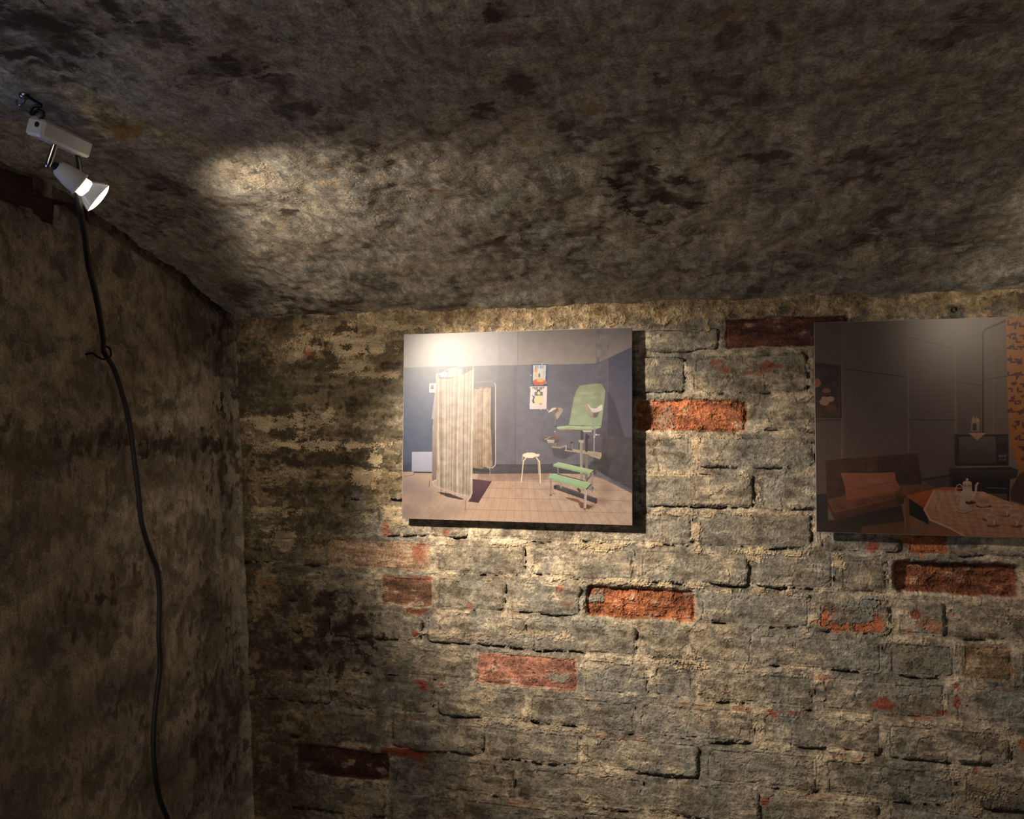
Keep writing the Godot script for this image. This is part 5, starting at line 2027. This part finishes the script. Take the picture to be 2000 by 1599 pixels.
	c.el(11, 286, 10, 15, 64, 50, 34)
	c.el(67, 194, 15, 18, 66, 52, 44)
	c.ln([-10, 368, 95, 370], 3.3, 120, 92, 66)
	c.ln([87, 171, 86, 361], 2.7, 120, 84, 54)
	c.ln([-1, 378, 92, 376], 4.0, 64, 52, 46)
	c.pg([-16, 665, 42, 658, 41, 777, -17, 784], 48, 40, 40, 40, 32, 30, 4)
	c.pg([374, 600, 469, 581, 468, 652, 417, 635], 78, 72, 72, 70, 62, 60, 4)
	c.ln([374, 601, 469, 582], 6.7, 40, 32, 30)
	c.pg([-5, 766, 82, 757, 301, 697, 322, 816, -5, 815], 40, 26, 20, 70, 42, 26, 6)
	c.pg([166, 779, 312, 757, 311, 810, 155, 812], 100, 60, 36, 110, 68, 42, 5)
	c.pg([664, 4, 730, 0, 720, 577, 699, 572, 671, 456, 665, 280], 212, 136, 36, 164, 98, 34, 8)
	c.scrawl([665, 7, 716, 560], 60)
	c.pg([35, 529, 220, 512, 224, 639, 39, 680], 96, 58, 38, 74, 42, 28, 14)
	c.pg([223, 512, 359, 499, 374, 615, 302, 637, 227, 636], 88, 54, 36, 66, 40, 28, 14)
	c.ln([222, 512, 225, 609], 3.3, 50, 30, 22)
	c.ln([35, 529, 220, 513, 359, 500], 2.7, 128, 86, 60)
	c.pg([39, 688, 111, 665, 269, 626, 390, 615, 423, 632, 285, 675, 68, 727], 120, 72, 46, 116, 66, 40, 16)
	c.pg([42, 688, 67, 730, 285, 668, 286, 701, 67, 762, 45, 715], 104, 58, 34, 76, 42, 24, 14)
	c.pg([285, 668, 417, 632, 335, 674, 286, 701], 98, 54, 32, 70, 38, 24, 12)
	c.ln([45, 691, 67, 730, 285, 669], 2.0, 150, 100, 66)
	c.ln([269, 626, 285, 668], 2.7, 60, 34, 24)
	c.pg([90, 579, 180, 579, 280, 574, 283, 602, 298, 631, 280, 653, 190, 673, 111, 690, 103, 629], 180, 108, 76, 160, 88, 60, 6)
	c.ln([111, 629, 168, 634, 280, 608], 2.0, 136, 74, 52)
	c.ln([108, 687, 190, 671, 287, 647], 2.7, 112, 58, 40)
	c.ln([106, 598, 157, 604, 180, 597], 2.0, 146, 80, 56)
	c.el(208, 609, 33, 11, 188, 120, 90)
	c.ln([111, 647, 157, 637, 235, 639], 2.0, 140, 76, 54)
	c.pg([467, 557, 668, 549, 694, 560, 688, 589, 667, 593, 661, 689, 503, 669, 503, 628, 466, 628], 58, 40, 30, 34, 22, 18, 8)
	c.pg([477, 596, 667, 593, 661, 677, 476, 658], 24, 18, 16, 20, 14, 12, 3)
	c.ln([467, 568, 689, 567], 3.3, 92, 66, 52)
	c.ln([588, 626, 656, 628], 2.7, 120, 110, 108)
	c.ln([557, 612, 557, 641], 8.0, 120, 30, 36)
	c.ln([570, 609, 571, 641], 6.7, 90, 24, 30)
	c.pg([588, 647, 656, 649, 656, 674, 598, 667], 96, 78, 62, 84, 66, 52, 6)
	c.pg([484, 427, 663, 427, 664, 547, 483, 550], 52, 38, 34, 40, 28, 26, 6)
	c.pg([496, 434, 626, 434, 627, 541, 496, 543], 26, 22, 22, 26, 22, 22, 6)
	c.pg([502, 440, 622, 438, 623, 537, 499, 539], 98, 90, 80, 62, 56, 52, 3)
	c.ln([484, 428, 663, 428], 2.7, 128, 112, 104)
	c.ln([484, 549, 664, 546], 2.7, 132, 116, 106)
	c.ln([485, 427, 484, 549], 2.0, 120, 104, 98)
	c.ln([664, 427, 664, 547], 2.0, 92, 78, 72)
	c.pg([631, 438, 661, 438, 661, 451, 631, 454], 60, 50, 48, 60, 50, 48, 6)
	c.ln([631, 506, 660, 505], 2.7, 120, 108, 104)
	c.glyphs([632, 509, 658, 514], 6, 150, 140, 136)
	c.glyphs([632, 521, 658, 527], 5, 120, 110, 106)
	c.pg([534, 426, 591, 426, 562, 452], 204, 150, 126, 188, 130, 106, 5)
	c.ln([546, 434, 581, 434], 1.3, 170, 112, 92)
	c.pg([543, 421, 542, 391, 549, 365, 558, 359, 565, 374, 571, 383, 568, 421], 186, 150, 128, 158, 120, 100, 14)
	c.pg([547, 415, 550, 391, 559, 391, 559, 418], 60, 44, 40, 60, 44, 40, 6)
	c.el(565, 378, 5, 6, 204, 166, 146)
	c.el(556, 365, 4, 6, 110, 80, 64)
	c.pg([317, 661, 444, 626, 525, 627, 422, 659, 383, 713, 367, 702], 196, 92, 34, 172, 76, 26, 6)
	c.pg([313, 670, 335, 676, 386, 713, 394, 766, 328, 732], 24, 16, 14, 24, 16, 14, 6)
	c.ln([319, 674, 321, 810], 17.3, 120, 68, 42)
	c.ln([313, 674, 312, 810], 2.7, 160, 104, 72)
	c.pg([328, 738, 393, 796, 387, 814, 328, 762], 150, 86, 52, 130, 70, 42, 6)
	c.pg([394, 766, 522, 803, 511, 815, 387, 814], 150, 96, 62, 140, 86, 54, 8)
	c.pg([414, 638, 444, 638, 578, 641, 650, 671, 717, 693, 715, 803, 517, 809, 464, 776, 399, 748, 379, 713], 196, 150, 118, 176, 126, 94, 10)
	c.lace([414, 638, 715, 803])
	c.ln([414, 640, 379, 712, 399, 749, 464, 777, 517, 808], 6.0, 214, 172, 138)
	c.ln([433, 659, 416, 712, 496, 769, 527, 803], 1.3, 146, 100, 74)
	c.ln([444, 644, 427, 706, 501, 757, 543, 803], 1.3, 222, 184, 152)
	c.el(513, 711, 27, 10, 60, 40, 32)
	c.el(512, 709, 27, 10, 202, 172, 156)
	c.el(512, 707, 22, 8, 170, 138, 122)
	c.pg([496, 704, 502, 680, 505, 661, 525, 661, 526, 680, 532, 701, 523, 710, 504, 710], 214, 188, 172, 190, 160, 146, 4)
	c.el(515, 661, 10, 3, 166, 134, 118)
	c.ln([502, 680, 491, 683, 488, 672, 493, 665, 502, 668], 2.8, 196, 166, 148)
	c.el(535, 682, 17, 7, 58, 38, 32)
	c.pg([510, 638, 511, 623, 540, 623, 541, 637, 554, 654, 547, 667, 531, 680, 504, 668, 499, 655], 214, 192, 178, 186, 160, 148, 4)
	c.pg([511, 610, 514, 604, 526, 601, 537, 604, 540, 610, 540, 631, 511, 632], 210, 184, 168, 196, 166, 150, 4)
	c.el(526, 597, 5, 5, 224, 206, 194)
	c.ln([509, 623, 501, 615, 492, 619, 487, 632, 488, 645, 499, 655], 3.3, 212, 188, 174)
	c.ln([543, 658, 553, 643, 555, 618, 561, 610], 6.7, 210, 186, 172)
	c.glyphs([512, 617, 539, 623], 9, 150, 104, 88)
	c.el(580, 691, 25, 9, 58, 40, 32)
	c.el(580, 687, 25, 8, 188, 152, 130)
	c.pg([558, 658, 600, 659, 594, 683, 567, 683], 196, 150, 120, 170, 120, 92, 6)
	c.el(579, 656, 20, 8, 200, 154, 122)
	c.el(579, 653, 12, 6, 208, 166, 136)
	c.el(580, 645, 5, 3, 216, 188, 170)
	c.el(595, 741, 21, 7, 104, 70, 52)
	c.pg([571, 710, 609, 710, 604, 728, 598, 741, 581, 742, 574, 729], 196, 160, 142, 160, 122, 104, 4)
	c.el(590, 709, 20, 10, 206, 178, 164)
	c.el(590, 710, 17, 8, 166, 132, 116)
	c.ln([593, 725, 597, 727, 595, 737], 3.9, 222, 196, 182)
	c.el(654, 727, 21, 6, 104, 70, 52)
	c.pg([630, 696, 668, 695, 664, 714, 657, 727, 640, 728, 634, 715], 196, 160, 142, 160, 122, 104, 4)
	c.el(649, 695, 20, 10, 206, 178, 164)
	c.el(649, 696, 17, 7, 166, 132, 116)
	c.ln([653, 710, 656, 712, 654, 723], 3.9, 222, 196, 182)
	c.el(686, 741, 20, 6, 104, 70, 52)
	c.pg([662, 710, 699, 709, 695, 728, 689, 741, 672, 741, 666, 729], 196, 160, 142, 160, 122, 104, 4)
	c.el(681, 709, 19, 9, 206, 178, 164)
	c.el(681, 710, 17, 7, 166, 132, 116)
	c.ln([684, 724, 688, 726, 686, 737], 3.9, 222, 196, 182)
	c.el(611, 764, 21, 6, 104, 70, 52)
	c.pg([587, 733, 625, 732, 621, 751, 614, 764, 597, 764, 591, 752], 196, 160, 142, 160, 122, 104, 4)
	c.el(606, 732, 20, 9, 206, 178, 164)
	c.el(606, 733, 17, 7, 166, 132, 116)
	c.ln([610, 747, 614, 749, 611, 760], 3.9, 222, 196, 182)
	c.el(686, 764, 21, 6, 104, 70, 52)
	c.pg([663, 733, 700, 732, 696, 751, 689, 764, 672, 764, 666, 752], 196, 160, 142, 160, 122, 104, 4)
	c.el(681, 732, 20, 9, 206, 178, 164)
	c.el(681, 733, 17, 7, 166, 132, 116)
	c.ln([685, 747, 688, 749, 686, 760], 3.9, 222, 196, 182)
	c.pg([699, 572, 720, 560, 718, 687, 671, 671, 667, 636], 84, 56, 38, 70, 44, 30, 12)
	c.ln([703, 780, 711, 760], 3.3, 220, 190, 160)
